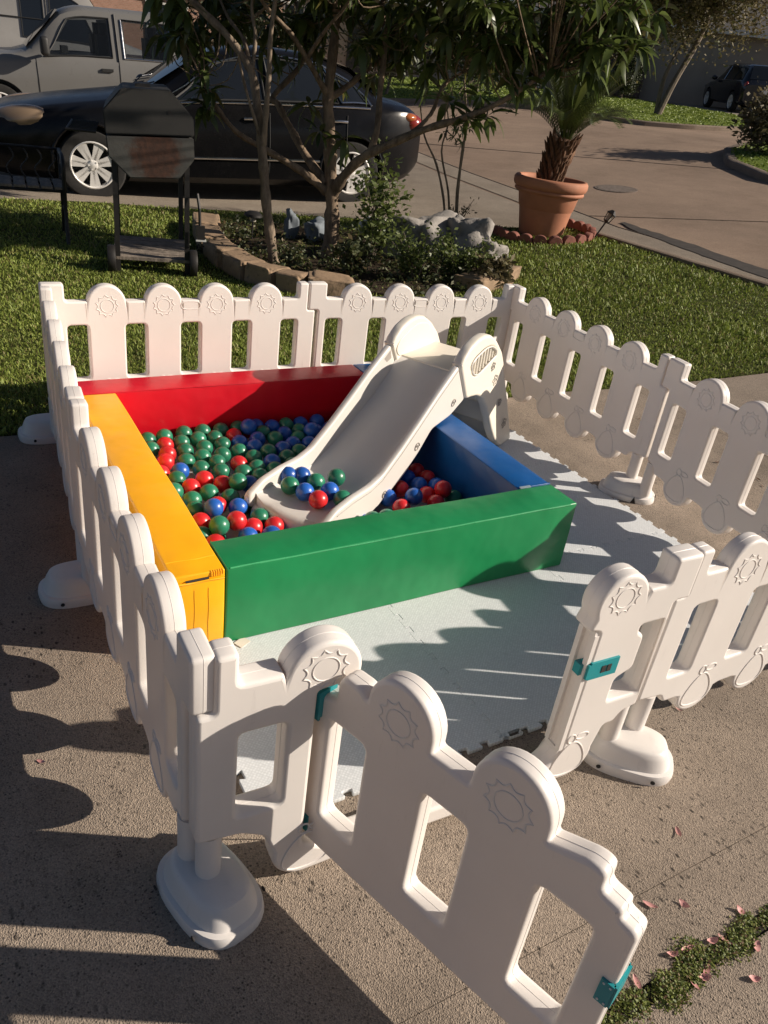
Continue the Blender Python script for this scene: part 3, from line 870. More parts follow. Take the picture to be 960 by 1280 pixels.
# sewn-in care label under the green block
M['label'] = plain('paper_label', (0.62, 0.55, 0.48), 0.8)
b = MB(); b.box((0.205, -0.012, 0.0150), (0.040, 0.030, 0.002), Matrix.Rotation(0.5, 3, 'Z') @ Matrix.Rotation(0.06, 3, 'X')); tag(link('care_tag', b.mesh('care_tag', M['label'], False)), 'small pale fabric tag lying on the mat before the green block', 'tag')

# ------------------------------------------------------------------ balls
def ballmat(name, col, rough=0.24):
    m, n, b = new_mat(name)
    v = coords(n)
    oi = n.nodes.new('ShaderNodeObjectInfo')
    c = ramp(n, oi.outputs['Random'], [(0.0, tuple(x*0.8 for x in col)), (1.0, tuple(min(1, x*1.15) for x in col))])
    c = mix(n, ramp(n, noise(n, v, 60, 4), [(0.6, (0, 0, 0)), (0.8, (0.25, 0.25, 0.25))]), c, tuple(x*0.6+0.02 for x in col))
    n.links.new(c, b.inputs['Base Color']); b.inputs['Roughness'].default_value = rough+0.10
    b.inputs['Subsurface Weight'].default_value = 0.12; b.inputs['Subsurface Radius'].default_value = (0.01, 0.01, 0.01)
    b.inputs['Coat Weight'].default_value = 0.15; b.inputs['Coat Roughness'].default_value = 0.25
    bump(n, b, noise(n, v, 25, 3), 0.05, 0.004)
    return m
BM_ = {'green': ballmat('green_ball', (0.022, 0.185, 0.105)), 'red': ballmat('red_ball', (0.62, 0.022, 0.026)), 'blue': ballmat('blue_ball', (0.018, 0.11, 0.45))}
BR = 0.0352
BME = {}
for k, m in BM_.items():
    b = MB(); b.lathe([(BR*sin(pi*i/12) if 0 < i < 12 else 1e-6, -BR*cos(pi*i/12)) for i in range(13)], 22); b.lathe([(BR*1.0012, -0.0012), (BR*1.004, 0), (BR*1.0012, 0.0012)], 22, closed=True); BME[k] = b.mesh('plastic_ball', m, fix=True)
BALLS = {"green":[[0.331,1.276,0.088],[0.418,1.29,0.088],[0.5,1.29,0.088],[0.579,1.285,0.088],[0.66,1.289,0.088],[0.257,1.26,0.088],[0.378,1.204,0.088],[0.459,1.219,0.088],
[0.529,1.215,0.088],[0.374,1.124,0.088],[0.458,1.133,0.088],[0.54,1.146,0.088],[0.425,1.054,0.088],[0.508,1.053,0.088],[0.352,1.032,0.088],[0.465,0.991,0.088],
[0.388,0.957,0.088],[0.454,0.912,0.088],[0.603,0.906,0.088],[0.622,0.998,0.088],[0.54,0.877,0.088],[0.581,0.836,0.088],[0.273,0.894,0.088],[0.356,0.76,0.088],
[0.281,0.724,0.088],[0.419,0.704,0.088],[0.268,0.65,0.088],[0.469,0.763,0.118],[0.464,0.532,0.088],[0.285,0.471,0.118],[0.585,1.066,0.088],[0.711,1.051,0.088],
[0.756,0.963,0.088],[0.664,0.878,0.088],[0.78,1.149,0.088],[0.875,1.274,0.088],[0.871,1.132,0.088],[0.829,1.003,0.088],[0.747,1.218,0.088],[0.245,0.806,0.088],
[0.262,1.177,0.088],[0.248,0.481,0.088],[1.297,0.469,0.088]],"red":[[0.303,1.192,0.088],[0.299,1.114,0.088],[0.274,1.048,0.088],[0.615,1.213,0.088],[0.544,0.958,0.088],
[0.372,0.867,0.088],[0.426,0.812,0.088],[0.297,0.817,0.088],[0.367,0.482,0.118],[0.262,0.567,0.088],[0.408,0.475,0.088],[0.497,0.466,0.088],[0.264,0.433,0.088],
[1.236,0.702,0.088],[1.087,0.584,0.088],[1.169,0.495,0.088],[1.242,0.472,0.118],[1.247,0.629,0.088],[1.167,0.454,0.088],[1.013,0.448,0.088]],"blue":[[0.305,0.957,0.088],
[0.686,1.234,0.118],[0.765,1.358,0.088],[0.801,1.276,0.088],[0.623,1.139,0.088],[0.701,1.16,0.088],[0.667,1.088,0.088],[0.679,0.934,0.088],[0.319,0.599,0.118],
[0.421,0.627,0.088],[0.951,1.271,0.088],[0.937,1.133,0.118],[1.04,1.281,0.088],[0.822,1.076,0.088],[0.764,1.051,0.088],[0.899,1.071,0.088],[0.393,0.435,0.088],
[0.848,1.165,0.088],[1.076,0.466,0.118],[1.18,0.591,0.088],[1.248,0.572,0.088],[1.001,0.534,0.088]]}
SLIDEBALLS = {"green":[[0.619,0.622,0.17],[0.729,0.628,0.17],[0.811,0.621,0.17],[0.767,0.476,0.17]],"blue":[[0.698,0.692,0.17],[0.652,0.56,0.17],[0.749,0.548,0.17],
[0.647,0.706,0.17]],"red":[[0.675,0.492,0.17]]}
pts = []
for k, l in BALLS.items():
    for (x, y, z) in l: pts.append([x, y, z, k, 1])
lo_x, hi_x, lo_y, hi_y = BW+BR+.004, SX-BW-BR-.004, BW+BR+.004, SY-BW-BR-.004
th_s = radians(29); SD = Vector((cos(th_s), sin(th_s))); SN = Vector((-SD.y, SD.x))
def slide_ab(x, y): return x*SD.x+y*SD.y, x*SN.x+y*SN.y
rg = random.Random(11)
def free(x, y, d): return all((p[0]-x)**2+(p[1]-y)**2 > d*d for p in pts)
def under_lip(x, y):
    a_, b_ = slide_ab(x, y); return 0.62 < a_ < 1.12 and -0.06 < b_ < 0.39
for t in range(9000):
    x, y = rg.uniform(lo_x, hi_x), rg.uniform(lo_y, hi_y)
    if under_lip(x, y) or not free(x, y, 0.0665): continue
    k = rg.choices(['green', 'red', 'blue'], [5, 2, 3] if x < 1.0 else [2, 5, 4])[0]
    pts.append([x, y, rg.uniform(0.074, 0.094), k, 0])
for it in range(60):
    for i in range(len(pts)):
        for j in range(i+1, len(pts)):
            dx, dy, dz = pts[j][0]-pts[i][0], pts[j][1]-pts[i][1], pts[j][2]-pts[i][2]
            d = sqrt(dx*dx+dy*dy+dz*dz)
            if 1e-6 < d < 2*BR:
                q = (2*BR-d)/d*0.5
                pts[i][0] -= dx*q; pts[i][1] -= dy*q; pts[j][0] += dx*q; pts[j][1] += dy*q
                pts[i][2] -= dz*q*.3; pts[j][2] += dz*q*.3
    for p in pts:
        p[0] = min(max(p[0], lo_x), hi_x); p[1] = min(max(p[1], lo_y), hi_y); p[2] = min(max(p[2], Z0+BR), 0.135)
shadeword = {'green': 'dark green', 'red': 'bright red', 'blue': 'royal blue'}
def zone(x, y, z):
    if slide_ab(x, y)[1] < -0.03 and x > 0.93: return 'in the shaded corner between slide and blue block', 'behind the slide'
    if z > 0.112: return 'perched on top of the other balls in the pit', 'on top of the heap'
    if under_lip(x, y): return 'tucked beside the lip of the slide', 'beside the slide lip'
    if y < 0.58: return 'near the green block at the front of the pit', 'along the green block'
    if x < 0.335: return 'in the row along the yellow block', 'along the yellow block'
    if y > 1.17: return ('in the sunny rows by the red back block', 'in the sunny back rows') if x < 0.62 else ('in the shade of the red back block', 'in the shaded back rows')
    if x > 0.66: return 'in the shaded rows left of the slide', 'in the shade left of the slide'
    return 'in the sunny middle of the pit', 'in the sunny middle'
for (x, y, z, k, w_) in pts:
    o = link('plastic_ball', BME[k], None, None, (x, y, z), (rg.uniform(0, 6), rg.uniform(0, 6), rg.uniform(0, 6)))
    a_, b_ = zone(x, y, z); tag(o, shadeword[k]+' ball '+a_, 'ball', k+' balls '+b_)
b = MB()
y = lo_y; row = 0
ic = bmesh.new(); bmesh.ops.create_icosphere(ic, subdivisions=2, radius=BR)
iv = [v.co.copy() for v in ic.verts]; i_f = [tuple(v.index for v in f.verts) for f in ic.faces]; ic.free()
mi = 0
while y < hi_y:
    x = lo_x+(row % 2)*0.036
    while x < hi_x:
        if all((p[0]-x)**2+(p[1]-y)**2+(p[2]-0.0485)**2 > 0.0050 for p in pts):
            mi = rg.choice([0, 0, 1, 2]); b.add([v+Vector((x, y, 0.0485)) for v in iv], i_f, mi)
        x += 0.0735
    y += 0.064; row += 1
if b.v:
    o = link('ball_layer', b.mesh('ball_layer', [BM_['green'], BM_['red'], BM_['blue']]))
    tag(o, 'lowest layer of mixed plastic balls covering the pit floor', 'balls', kind='stuff')

# ------------------------------------------------------------------ slide
M['cream'] = plastic('cream_plastic', (0.82, 0.765, 0.66), 0.40, 0.3)
M['chute'] = plastic('grey_plastic', (0.68, 0.65, 0.61), 0.38, 0.4)
slide = empty('toddler_slide', (0, 0, 0), th_s, 'cream and grey plastic toddler slide ending in the ball pit', 'slide')
M['badge'] = plain('grey_badge', (0.33, 0.30, 0.27), 0.6)
def side(nm, prof, y, th, mat, bev=0.008, holes=(), r=0.02):
    me = flat_mesh(nm, [fillet(prof, r)] + list(holes), th, bev, mat)
    if nm == 'side_panel':                      # legs flare outwards towards the ground
        for v in me.vertices:
            if v.co.z < 0.36: v.co.y += math.copysign(0.055*((0.36-v.co.z)/0.35)**1.2, y-0.1)
    return link(nm, me, None, slide, (0, y, 0))
wall = [(0.700, 0.085), (0.697, 0.135), (0.78, 0.172), (0.88, 0.184), (1.00, 0.186), (1.075, 0.203), (1.20, 0.272), (1.317, 0.346), (1.454, 0.436), (1.600, 0.522), (1.612, 0.50),
        (1.72, 0.345), (1.60, 0.30), (1.44, 0.2845), (1.36, 0.215), (1.249, 0.140), (1.142, 0.095), (1.04, 0.062), (0.85, 0.058)]
panel = [(1.600, 0.520), (1.618, 0.548), (1.667, 0.588), (1.735, 0.611), (1.80, 0.617), (1.867, 0.605), (1.946, 0.563), (2.029, 0.498), (2.09, 0.42), (2.14, 0.335), (2.185, 0.23), (2.220, 0.12), (2.245, 0.0128),
         (2.105, 0.0128), (2.045, 0.067), (2.003, 0.132), (1.969, 0.205), (1.936, 0.262), (1.886, 0.310), (1.828, 0.336), (1.764, 0.346), (1.715, 0.348)]
winR = fillet([(1.695, 0.505), (1.73, 0.530), (1.828, 0.556), (1.898, 0.550), (1.950, 0.520), (1.955, 0.497), (1.864, 0.466), (1.785, 0.442), (1.735, 0.456)], 0.03)
side('chute_wall', wall, 0.0, 0.030, M['chute'], 0.010); side('chute_wall', wall, 0.33, 0.030, M['chute'], 0.010)
side('side_panel', panel, -0.002, 0.048, M['cream'], 0.013, [winR]); side('side_panel', panel, 0.332, 0.048, M['cream'], 0.013)
for y in (-0.0155, 0.3455):                  # moulded groove line below the rail
    b = MB(); b.tube([(a, y, z-0.020) for a, z in wall[2:10]], 0.0022, 5); link('rail_groove', b.mesh('rail_groove', M['badge']), None, slide)
# recessed inner face on the far panel and the grille bars in the near one
inner = [(1.655, 0.535), (1.74, 0.572), (1.82, 0.585), (1.90, 0.568), (1.97, 0.52), (1.98, 0.49), (1.955, 0.478), (1.955, 0.455), (1.66, 0.462), (1.63, 0.50)]
side('inner_relief', inner, 0.309, 0.010, M['cream'], 0.003)
b = MB(); b.box((1.825, 0.0, 0.498), (0.30, 0.008, 0.15)); link('grille_back', b.mesh('grille_back', M['chute'], False), None, slide)
def lerp_on(pl, a):
    for (x0, z0), (x1, z1) in zip(pl, pl[1:]):
        if x0 <= a <= x1: return z0+(z1-z0)*(a-x0)/(x1-x0)
    return pl[-1][1]
for i in range(8):
    a0 = 1.725+i*0.029
    z0 = lerp_on([(1.69, 0.50), (1.735, 0.458), (1.785, 0.444), (1.864, 0.468), (1.96, 0.499)], a0); z1 = lerp_on([(1.69, 0.50), (1.73, 0.528), (1.828, 0.554), (1.898, 0.548), (1.96, 0.51)], a0)
    b = MB(); b.tube([(a0+0.004, -0.014, z0), (a0, -0.014, z1)], 0.0075, 8); link('grille_bar', b.mesh('grille_bar', M['cream']), None, slide)
b = MB(); k = [Vector((p[0], -0.027, p[1])) for p in winR]; b.tube(k+[k[0]], 0.004, 6, False); link('grille_rim', b.mesh('grille_rim', M['chute']), None, slide)
# chute bed: a curved solid between the walls
fl = [(0.690, 0.070), (0.688, 0.100), (0.698, 0.117), (0.725, 0.124), (0.80, 0.120), (0.90, 0.114), (1.00, 0.112), (1.08, 0.120), (1.15, 0.144), (1.24, 0.181), (1.378, 0.250), (1.50, 0.311), (1.60, 0.380), (1.645, 0.428), (1.68, 0.452), (1.72, 0.460)]
b = MB(); W = [0.016, 0.024, 0.10, 0.165, 0.23, 0.306, 0.314]; Dp = [0.012, 0.003, 0, 0, 0, 0.003, 0.012]
for (a, z) in fl:
    lipf = max(0, 1-(a-0.688)/0.045)
    for w2, d in zip(W, Dp):
        cur = abs(w2-0.165)/0.15
        b.v.append((a+lipf*0.05*cur**3, w2, z+d))
for (a, z) in fl:
    for w2 in (0.016, 0.314): b.v.append((a+0.02, w2, z-0.030))
n7 = len(W); nf = len(fl); o0 = n7*nf
for i in range(nf-1):
    for j in range(n7-1): b.f.append((i*n7+j, i*n7+j+1, (i+1)*n7+j+1, (i+1)*n7+j)); b.mi.append(0)
    b.f.append((o0+i*2, o0+(i+1)*2, o0+(i+1)*2+1, o0+i*2+1)); b.mi.append(0)
b.f.append(tuple([j for j in range(n7)]+[o0+1, o0])); b.mi.append(0)
link('chute_bed', b.mesh('chute_bed', M['chute'], angle=60), None, slide)
link('platform', rbox('platform', (0.32, 0.296, 0.03), 0.006, M['cream'], 3, 0, 0, (1.85, 0.165, 0.447)), None, slide)
for a, z, d in ((2.045, 0.345, 0.10), (2.14, 0.215, 0.11), (2.215, 0.095, 0.11)):
    link('step', rbox('step', (d, 0.296, 0.10), 0.012, M['cream'], 3, 0, 0, (a, 0.165, z-0.05)), None, slide)
# handrail caps over the seam between panel and chute wall, small clips and moulded badges
for y in (-0.001, 0.331):
    b = MB(); b.box((1.612, y, 0.520), (0.006, 0.046, 0.02), Matrix.Rotation(radians(-32), 3, 'Y')); link('joint_clip', b.mesh('joint_clip', M['chute'], False), None, slide)
def badge(nm, a, z, r, y=-0.026, petals=5):
    b = ring(lambda t: (r*(0.55+0.45*abs(sin(t*petals/2)))*cos(t), r*(0.55+0.45*abs(sin(t*petals/2)))*sin(t)), 0.0022, 40)
    c = ring(lambda t: (r*0.3*cos(t), r*0.3*sin(t)), 0.002, 12); b.add(c.v, c.f)
    link(nm, b.mesh(nm, M['badge']), None, slide, (a, y, z))
M['badge'] = plain('grey_badge', (0.33, 0.30, 0.27), 0.6)
badge('flower_badge', 1.947, 0.446, 0.021, -0.027); badge('flower_badge', 2.005, 0.368, 0.027, -0.027); badge('round_badge', 2.073, 0.245, 0.018, -0.045, 9); badge('flower_badge', 2.14, 0.125, 0.026, -0.064)
def swirl(a, z, r):
    b = MB(); b.tube([(a+r*(1-i/22)*cos(i*0.55), -0.0165, z+r*(1-i/22)*sin(i*0.55)) for i in range(18)], 0.0022, 5); link('swirl_badge', b.mesh('swirl_badge', M['badge']), None, slide)
swirl(1.605, 0.357, 0.020); swirl(1.325, 0.244, 0.021); swirl(1.105, 0.112, 0.018)
# chute reinforcement slot high on the far wall
b = MB(); b.add([(1.555, 0.3145, 0.470), (1.60, 0.3145, 0.50), (1.615, 0.3145, 0.462), (1.58, 0.3145, 0.45)], [(0, 1, 2, 3)]); link('wall_recess', b.mesh('wall_recess', M['badge'], False), None, slide)
for k, l in SLIDEBALLS.items():
    for (x, y, z) in l:
        a, s_ = slide_ab(x, y); zf = 0.112
        for i in range(len(fl)-1):
            if fl[i][0] <= a <= fl[i+1][0]: zf = max(zf, fl[i][1]+(fl[i+1][1]-fl[i][1])*(a-fl[i][0])/(fl[i+1][0]-fl[i][0]))
        sl_ = 0.0 if a < 0.98 else 0.012
        o = link('plastic_ball', BME[k], None, None, (x, y, zf+BR+sl_), (rg.uniform(0, 6), rg.uniform(0, 6), 0))
        tag(o, {'red': 'single bright red ball at the front of the balls on the slide', 'green': 'dark green ball resting on the foot of the slide chute', 'blue': 'royal blue ball resting on the foot of the slide chute'}[k], 'ball', None if k == 'red' else k+' balls on the slide')

# ------------------------------------------------------------------ fallen petals and weeds in the joint
M['petal'] = plain('pink_petal', (0.60, 0.29, 0.27), 0.6, 0.35, 20)
M['litter'] = plain('dry_litter', (0.16, 0.085, 0.05), 0.8, 0.4, 20)
def petal_mesh(mat, l=0.022, w_=0.008, curl=0.006):
    b = MB(); N = 5
    for i in range(N+1):
        t = i/N; ww = w_*sin(pi*min(0.97, 0.06+t*0.9))**0.8
        for s_ in (-1, 0, 1): b.v.append((l*(t-0.5), s_*ww/2, 0.0015+curl*(t-0.5)**2*1.2+(0.0012 if s_ else 0)))
    for i in range(N):
        for j in range(2): b.f.append((i*3+j, i*3+j+1, i*3+j+4, i*3+j+3)); b.mi.append(0)
    return b.mesh('petal', mat)
pm1, pm2, lm1 = petal_mesh(M['petal']), petal_mesh(M['petal'], 0.017, 0.010, 0.012), petal_mesh(M['litter'], 0.02, 0.009)
PET = [[812, 1133], [855, 1132], [848, 1042], [942, 1225], [866, 1231], [880, 1223], [883, 1215], [890, 1178], [905, 1177], [840, 1195], [858, 1187], [925, 1140], [796, 1230], [945, 1185], [52, 953], [838, 870], [848, 887]]
f_, cx_, cy_ = 967.68, 480, 640
def at(px, py, z=0.0):
    d = fw*f_ + r2*(px-cx_) - u2*(py-cy_)
    return CAM + d*((z-CAM.z)/d.z)
for i, p in enumerate(PET):
    X = at(*p); o = link('petal', (pm1, pm2)[i % 2], None, None, (X.x, X.y, 0.0012), (rg.uniform(-.3, .3), rg.uniform(-.2, .2), rg.uniform(0, 6)))
    s_ = 1.5 if i < 14 else 1.1; o.scale = (s_, s_, s_)
    if i == 14: tag(o, 'lone dark pink petal on the concrete left of the fence', 'petal')
    elif i > 14: tag(o, 'small reddish petal on the concrete under the front right panel', 'petal', 'petals under the front right panel')
    else: tag(o, 'fallen pink petal on the concrete by the weedy joint', 'petal', 'pink petals near the weeds')
for i in range(34):
    a = rg.uniform(0, 1)
    X = Vector((rg.uniform(2.4, 3.2), rg.uniform(-0.3, 1.2), 0)) if i < 26 else Vector((3.22+rg.uniform(-.03, .03), rg.uniform(0, 1.2), 0))
    o = link('dry_leaf', lm1, None, None, (X.x, X.y, gz(X.x, X.y)+0.001), (rg.uniform(-.3, .3), 0, rg.uniform(0, 6)))
    s_ = rg.uniform(0.7, 1.5); o.scale = (s_, s_, s_)
    tag(o, 'brown dry leaf scrap on the concrete right of the fence', 'dry leaf', 'dry leaf scraps by the right fence')

def weeds():
    V = []; T = []
    r_ = random.Random(4)
    clumps = [(r_.gauss(x, .02), -1.295+r_.gauss(0, .010), r_.uniform(0.022, 0.048)) for x in [0.44, 0.47, 0.50, 0.53, 0.56, 0.60, 0.64, 0.66, 0.69, 0.72, 0.75, 0.78, 0.82, 0.86, 0.88, 0.92, 0.95, 0.98, 1.0, 1.04, 1.08, 1.14, 1.2, 1.28, 1.36, 0.64, 0.70, 0.74, 0.94, 0.98, 0.3, 0.2, 1.5, 1.7, 2.0]]
    clumps += [(r_.uniform(-1, 3), -1.295+r_.gauss(0, .008), r_.uniform(0.008, 0.02)) for i in range(90)]
    for (cx, cy, R_) in clumps:
        for i in range(int(220*(R_/0.035)**2)+12):
            a = r_.uniform(0, 2*pi); q = R_*sqrt(r_.random()); x = cx+q*cos(a); y = cy+q*sin(a)*r_.uniform(.4, .95)
            z = 0.26*R_*(1-(q/R_)**2)*r_.uniform(0.0, 1.3)
            s_ = r_.uniform(0.002, 0.0052); an = r_.uniform(0, 2*pi); tl = r_.uniform(0, 1)
            d1 = Vector((cos(an), sin(an), tl))*s_; d2 = Vector((-sin(an), cos(an), r_.uniform(-.4, .4)))*s_*0.55
            p = Vector((x, y, z)); k = len(V)
            V += [p-d2*.4, p+d1*.6-d2, p+d1*1.5, p+d1*.6+d2]
            T += [(k, k+1, k+2), (k, k+2, k+3)]
    return np_mesh('joint_weeds', [tuple(v) for v in V], T, M['moss'])
tag(link('joint_weeds', weeds()), 'low green weeds and moss growing in the concrete joint', 'weeds', kind='stuff')
off = Vector((1.5, 0.165, 0))
for ch in slide.children: ch.location -= off
slide.location = (off.x*SD.x+off.y*SN.x, off.x*SD.y+off.y*SN.y, 0)
# ------------------------------------------------------------------ trees and plants
MAIN = [[[2.76,4.71,0.04],[2.75,4.71,0.35],[2.73,4.73,0.59],[2.7,4.75,0.87],[2.67,4.77,1.14],[2.65,4.78,1.32],[2.66,4.77,1.68],[2.66,4.78,1.98],[2.65,4.78,2.36]],
[[2.7,4.75,0.59],[2.53,4.74,0.69],[2.4,4.76,0.76],[2.16,4.86,0.87],[1.92,4.9,0.98],[1.76,4.95,1.15],[1.66,4.95,1.31]],[[2.69,4.75,0.66],[2.58,4.94,0.82],[2.49,5.12,1.02],
[2.41,5.24,1.19],[2.39,5.31,1.25],[2.62,5.28,1.52],[2.67,5.36,1.73],[2.58,5.54,2.1]],[[2.74,4.72,0.57],[2.76,4.59,0.74],[2.83,4.43,0.91],[2.96,4.28,1.03],
[3.18,4.08,1.19],[3.39,3.88,1.31],[3.59,3.69,1.46],[3.85,3.52,1.71]],[[2.88,4.39,0.97],[2.91,4.37,1.14],[2.95,4.46,1.41],[3.0,4.55,1.73],[3.0,4.67,2.03],
[3.07,4.74,2.43]],[[2.66,4.78,1.3],[2.86,4.82,1.42],[3.02,4.84,1.55],[3.3,4.77,1.74],[3.65,4.73,1.99],[3.87,4.7,2.28]],[[3.09,4.16,1.13],[3.26,4.15,1.3],[3.36,4.19,1.5],
[3.54,4.2,1.62],[3.74,4.18,1.75]],[[2.66,4.78,1.3],[2.41,4.7,1.55],[2.25,4.69,1.71],[2.05,4.7,1.85],[1.89,4.68,2.01]],[[2.41,4.7,1.57],[2.47,4.54,1.76],[2.55,4.37,1.94],
[2.61,4.21,2.15]]]
SECOND = [[[2.12,4.44,-0.01],[2.08,4.46,0.24],[2.04,4.49,0.51],[2.01,4.51,0.77],[1.99,4.53,0.96],[1.96,4.55,1.17],[1.92,4.57,1.38],[1.87,4.6,1.48],[1.75,4.68,1.63],
[1.62,4.77,1.74],[1.51,4.84,1.83],[1.33,4.96,1.95]],[[2.0,4.51,0.94],[1.99,4.46,1.16],[1.98,4.41,1.42],[1.98,4.41,1.66],[2.0,4.4,1.88],[2.02,4.38,2.15]],[[1.9,4.58,1.46],
[1.89,4.71,1.62],[1.82,4.87,1.75],[1.77,5.03,1.93]],[[1.91,4.57,1.44],[1.96,4.66,1.65],[1.95,4.73,1.84],[1.99,4.76,2.1]],[[1.99,4.52,0.96],[1.86,4.49,1.24],
[1.79,4.48,1.43],[1.75,4.44,1.52]]]
SAP = [[[4.47,5.47,0.17],[4.42,5.5,0.47],[4.31,5.57,0.8],[4.18,5.66,1.04],[4.11,5.71,1.32]],[[4.57,5.4,0.17],[4.53,5.43,0.56],[4.52,5.44,0.94],[4.51,5.44,1.24],
[4.44,5.49,1.58]],[[4.51,5.44,0.18],[4.45,5.48,0.55],[4.34,5.55,0.92],[4.36,5.54,1.21],[4.27,5.6,1.48]]]
CL = [[1.52,5.28,1.71],[1.59,5.11,1.62],[1.67,5.06,1.47],[1.52,5.52,1.57],[1.7,4.92,1.24],[1.68,4.93,1.13],[2.1,5.38,1.85],[2.39,5.42,1.77],[2.59,5.29,1.72],[2.78,5.29,1.65],
[2.76,4.71,1.94],[2.98,4.8,1.7],[3.18,4.79,1.83],[3.33,4.69,1.97],[2.52,4.87,1.24],[2.59,4.76,1.05],[2.74,4.6,1.02],[2.82,4.31,1.95],[3.35,4.32,1.65],[3.52,4.45,1.8],
[3.34,4.45,1.55],[3.66,4.36,1.96],[3.56,3.95,1.47],[3.71,4.09,1.62],[3.85,4.24,1.82],[3.81,4.02,1.93],[3.68,3.75,1.66],[3.76,3.7,1.78],[3.82,3.54,1.95],[3.9,3.48,1.75],
[3.98,3.43,1.87],[4.05,3.39,2.03],[4.09,3.37,1.73],[4.2,3.41,2.1],[4.33,3.32,2.17],[3.84,3.53,1.59],[3.77,3.69,1.57],[3.57,3.82,1.34],[3.45,3.9,1.3],[3.26,4.74,1.65],
[3.11,4.84,1.51],[2.87,5.11,1.43],[2.52,5.34,1.5],[2.31,5.36,1.59],[1.92,5.25,1.66],[1.51,4.93,1.76],[3.3,3.99,1.39],[4.1,3.59,1.94],[4.48,3.42,1.99],[3.51,4.07,1.96],
[3.92,3.31,1.87],[3.83,3.62,2.08],[3.81,3.43,2.16],[3.75,3.81,1.83],[3.43,3.64,1.84],[3.79,3.32,2.12],[4.12,3.23,2.14],[4.31,3.16,1.93],[4.4,3.33,2.06],[3.65,3.83,1.8],
[4.3,3.17,1.92],[3.59,3.54,2.08],[3.44,3.91,2.01],[3.32,3.83,1.86],[3.68,3.68,1.86],[3.74,3.77,1.99],[3.3,3.65,1.76],[3.98,3.21,1.9],[4.17,3.42,2.09],[3.25,3.78,2.07],
[4.39,3.38,2.18],[4.28,3.21,1.9],[3.8,3.77,1.98],[3.56,3.94,1.86],[4.34,3.52,2.23],[3.47,3.89,2.0],[4.42,3.46,2.13],[3.84,3.48,2.06],[3.41,3.66,2.08],[3.98,3.29,1.84],
[3.44,3.87,1.76],[3.15,4.59,1.99],[3.45,4.25,1.96],[2.7,4.42,1.7],[3.09,4.25,1.78],[3.48,4.41,1.79],[3.41,4.29,2.08],[2.86,4.53,1.75],[3.32,4.7,1.74],[3.6,4.21,1.98],
[3.32,4.23,1.94],[3.07,4.46,2.01],[3.69,4.27,1.82],[3.06,4.23,1.95],[3.16,4.82,1.8],[3.2,4.71,1.8],[3.48,4.52,1.89],[1.63,5.17,1.62],[1.77,5.37,1.61],[1.67,5.41,1.53],
[1.79,5.26,1.88],[1.61,5.31,1.63],[1.96,5.32,1.68],[1.71,5.44,1.65],[1.98,5.35,1.79],[2.03,5.41,1.67],[1.98,5.12,1.73],[2.5,5.55,1.77],[2.64,5.3,1.83],[2.8,5.24,1.99],
[2.63,5.09,1.84],[2.71,5.19,1.82],[2.64,4.9,2.0],[2.5,5.04,1.83],[2.6,4.85,1.85]]
def leaf_tris(l, w_, droop, fold=0.25):
    """one long leaf along +x, bending down: verts, quads"""
    vs = []; N = 4
    for i in range(N+1):
        t = i/N; ww = w_*(sin(pi*(0.04+0.93*t**0.8)))
        z = -droop*l*t*t
        vs += [(l*t*(1-0.2*droop*t), -ww/2, z+fold*ww/2), (l*t*(1-0.2*droop*t), 0, z), (l*t*(1-0.2*droop*t), ww/2, z+fold*ww/2)]
    fs = []
    for i in range(N):
        k = i*3; fs += [(k, k+1, k+4, k+3), (k+1, k+2, k+5, k+4)]
    return vs, fs
LV = [leaf_tris(l, w_, d) for l, w_, d in ((0.2, 0.06, 0.35), (0.235, 0.066, 0.6), (0.17, 0.052, 0.2), (0.21, 0.056, 0.9))]
LME = []
for vs_, fs_ in LV:
    b = MB(); b.add(vs_, fs_); LME.append(b.mesh('leaf', M['loquat'], fix=False))

def leaf_matrix(p, d, s):
    d = d.normalized(); z = Vector((0, 0, 1)); y = z.cross(d)
    if y.length < 1e-3: y = Vector((0, 1, 0))
    y.normalize(); x = d; z = x.cross(y)
    m_ = Matrix((x*s, y*s, z*s)).transposed().to_4x4(); m_.translation = p
    return m_
def rosette(p, rgen, n, s=1.0, updir=None):
    out = []
    a0 = rgen.uniform(0, 6.28)
    for i in range(n):
        a = a0+i*2.4; el = rgen.uniform(-0.9, 0.75)
        d = Vector((cos(a)*cos(el), sin(a)*cos(el), sin(el)))
        out.append(leaf_matrix(p+d*rgen.uniform(0, 0.03), d, s*rgen.uniform(0.75, 1.12)) @ Matrix.Rotation(rgen.uniform(-.7, .7), 4, 'X'))
    return out

def project(p):
    d = p-CAM; z = d.dot(fw)
    if z <= 0.1: return None
    return 480+967.68*d.dot(r2)/z, 640-967.68*d.dot(u2)/z, z

def smooth_path(pts, k=4):
    P_ = [Vector(p) for p in pts]; out = []
    for i in range(len(P_)-1):
        a, b_, c, d = P_[max(i-1, 0)], P_[i], P_[i+1], P_[min(i+2, len(P_)-1)]
        for j in range(k):
            t = j/k
            out.append(0.5*((2*b_)+(c-a)*t+(2*a-5*b_+4*c-d)*t*t+(3*b_-a-3*c+d)*t**3))
    out.append(P_[-1]); return out

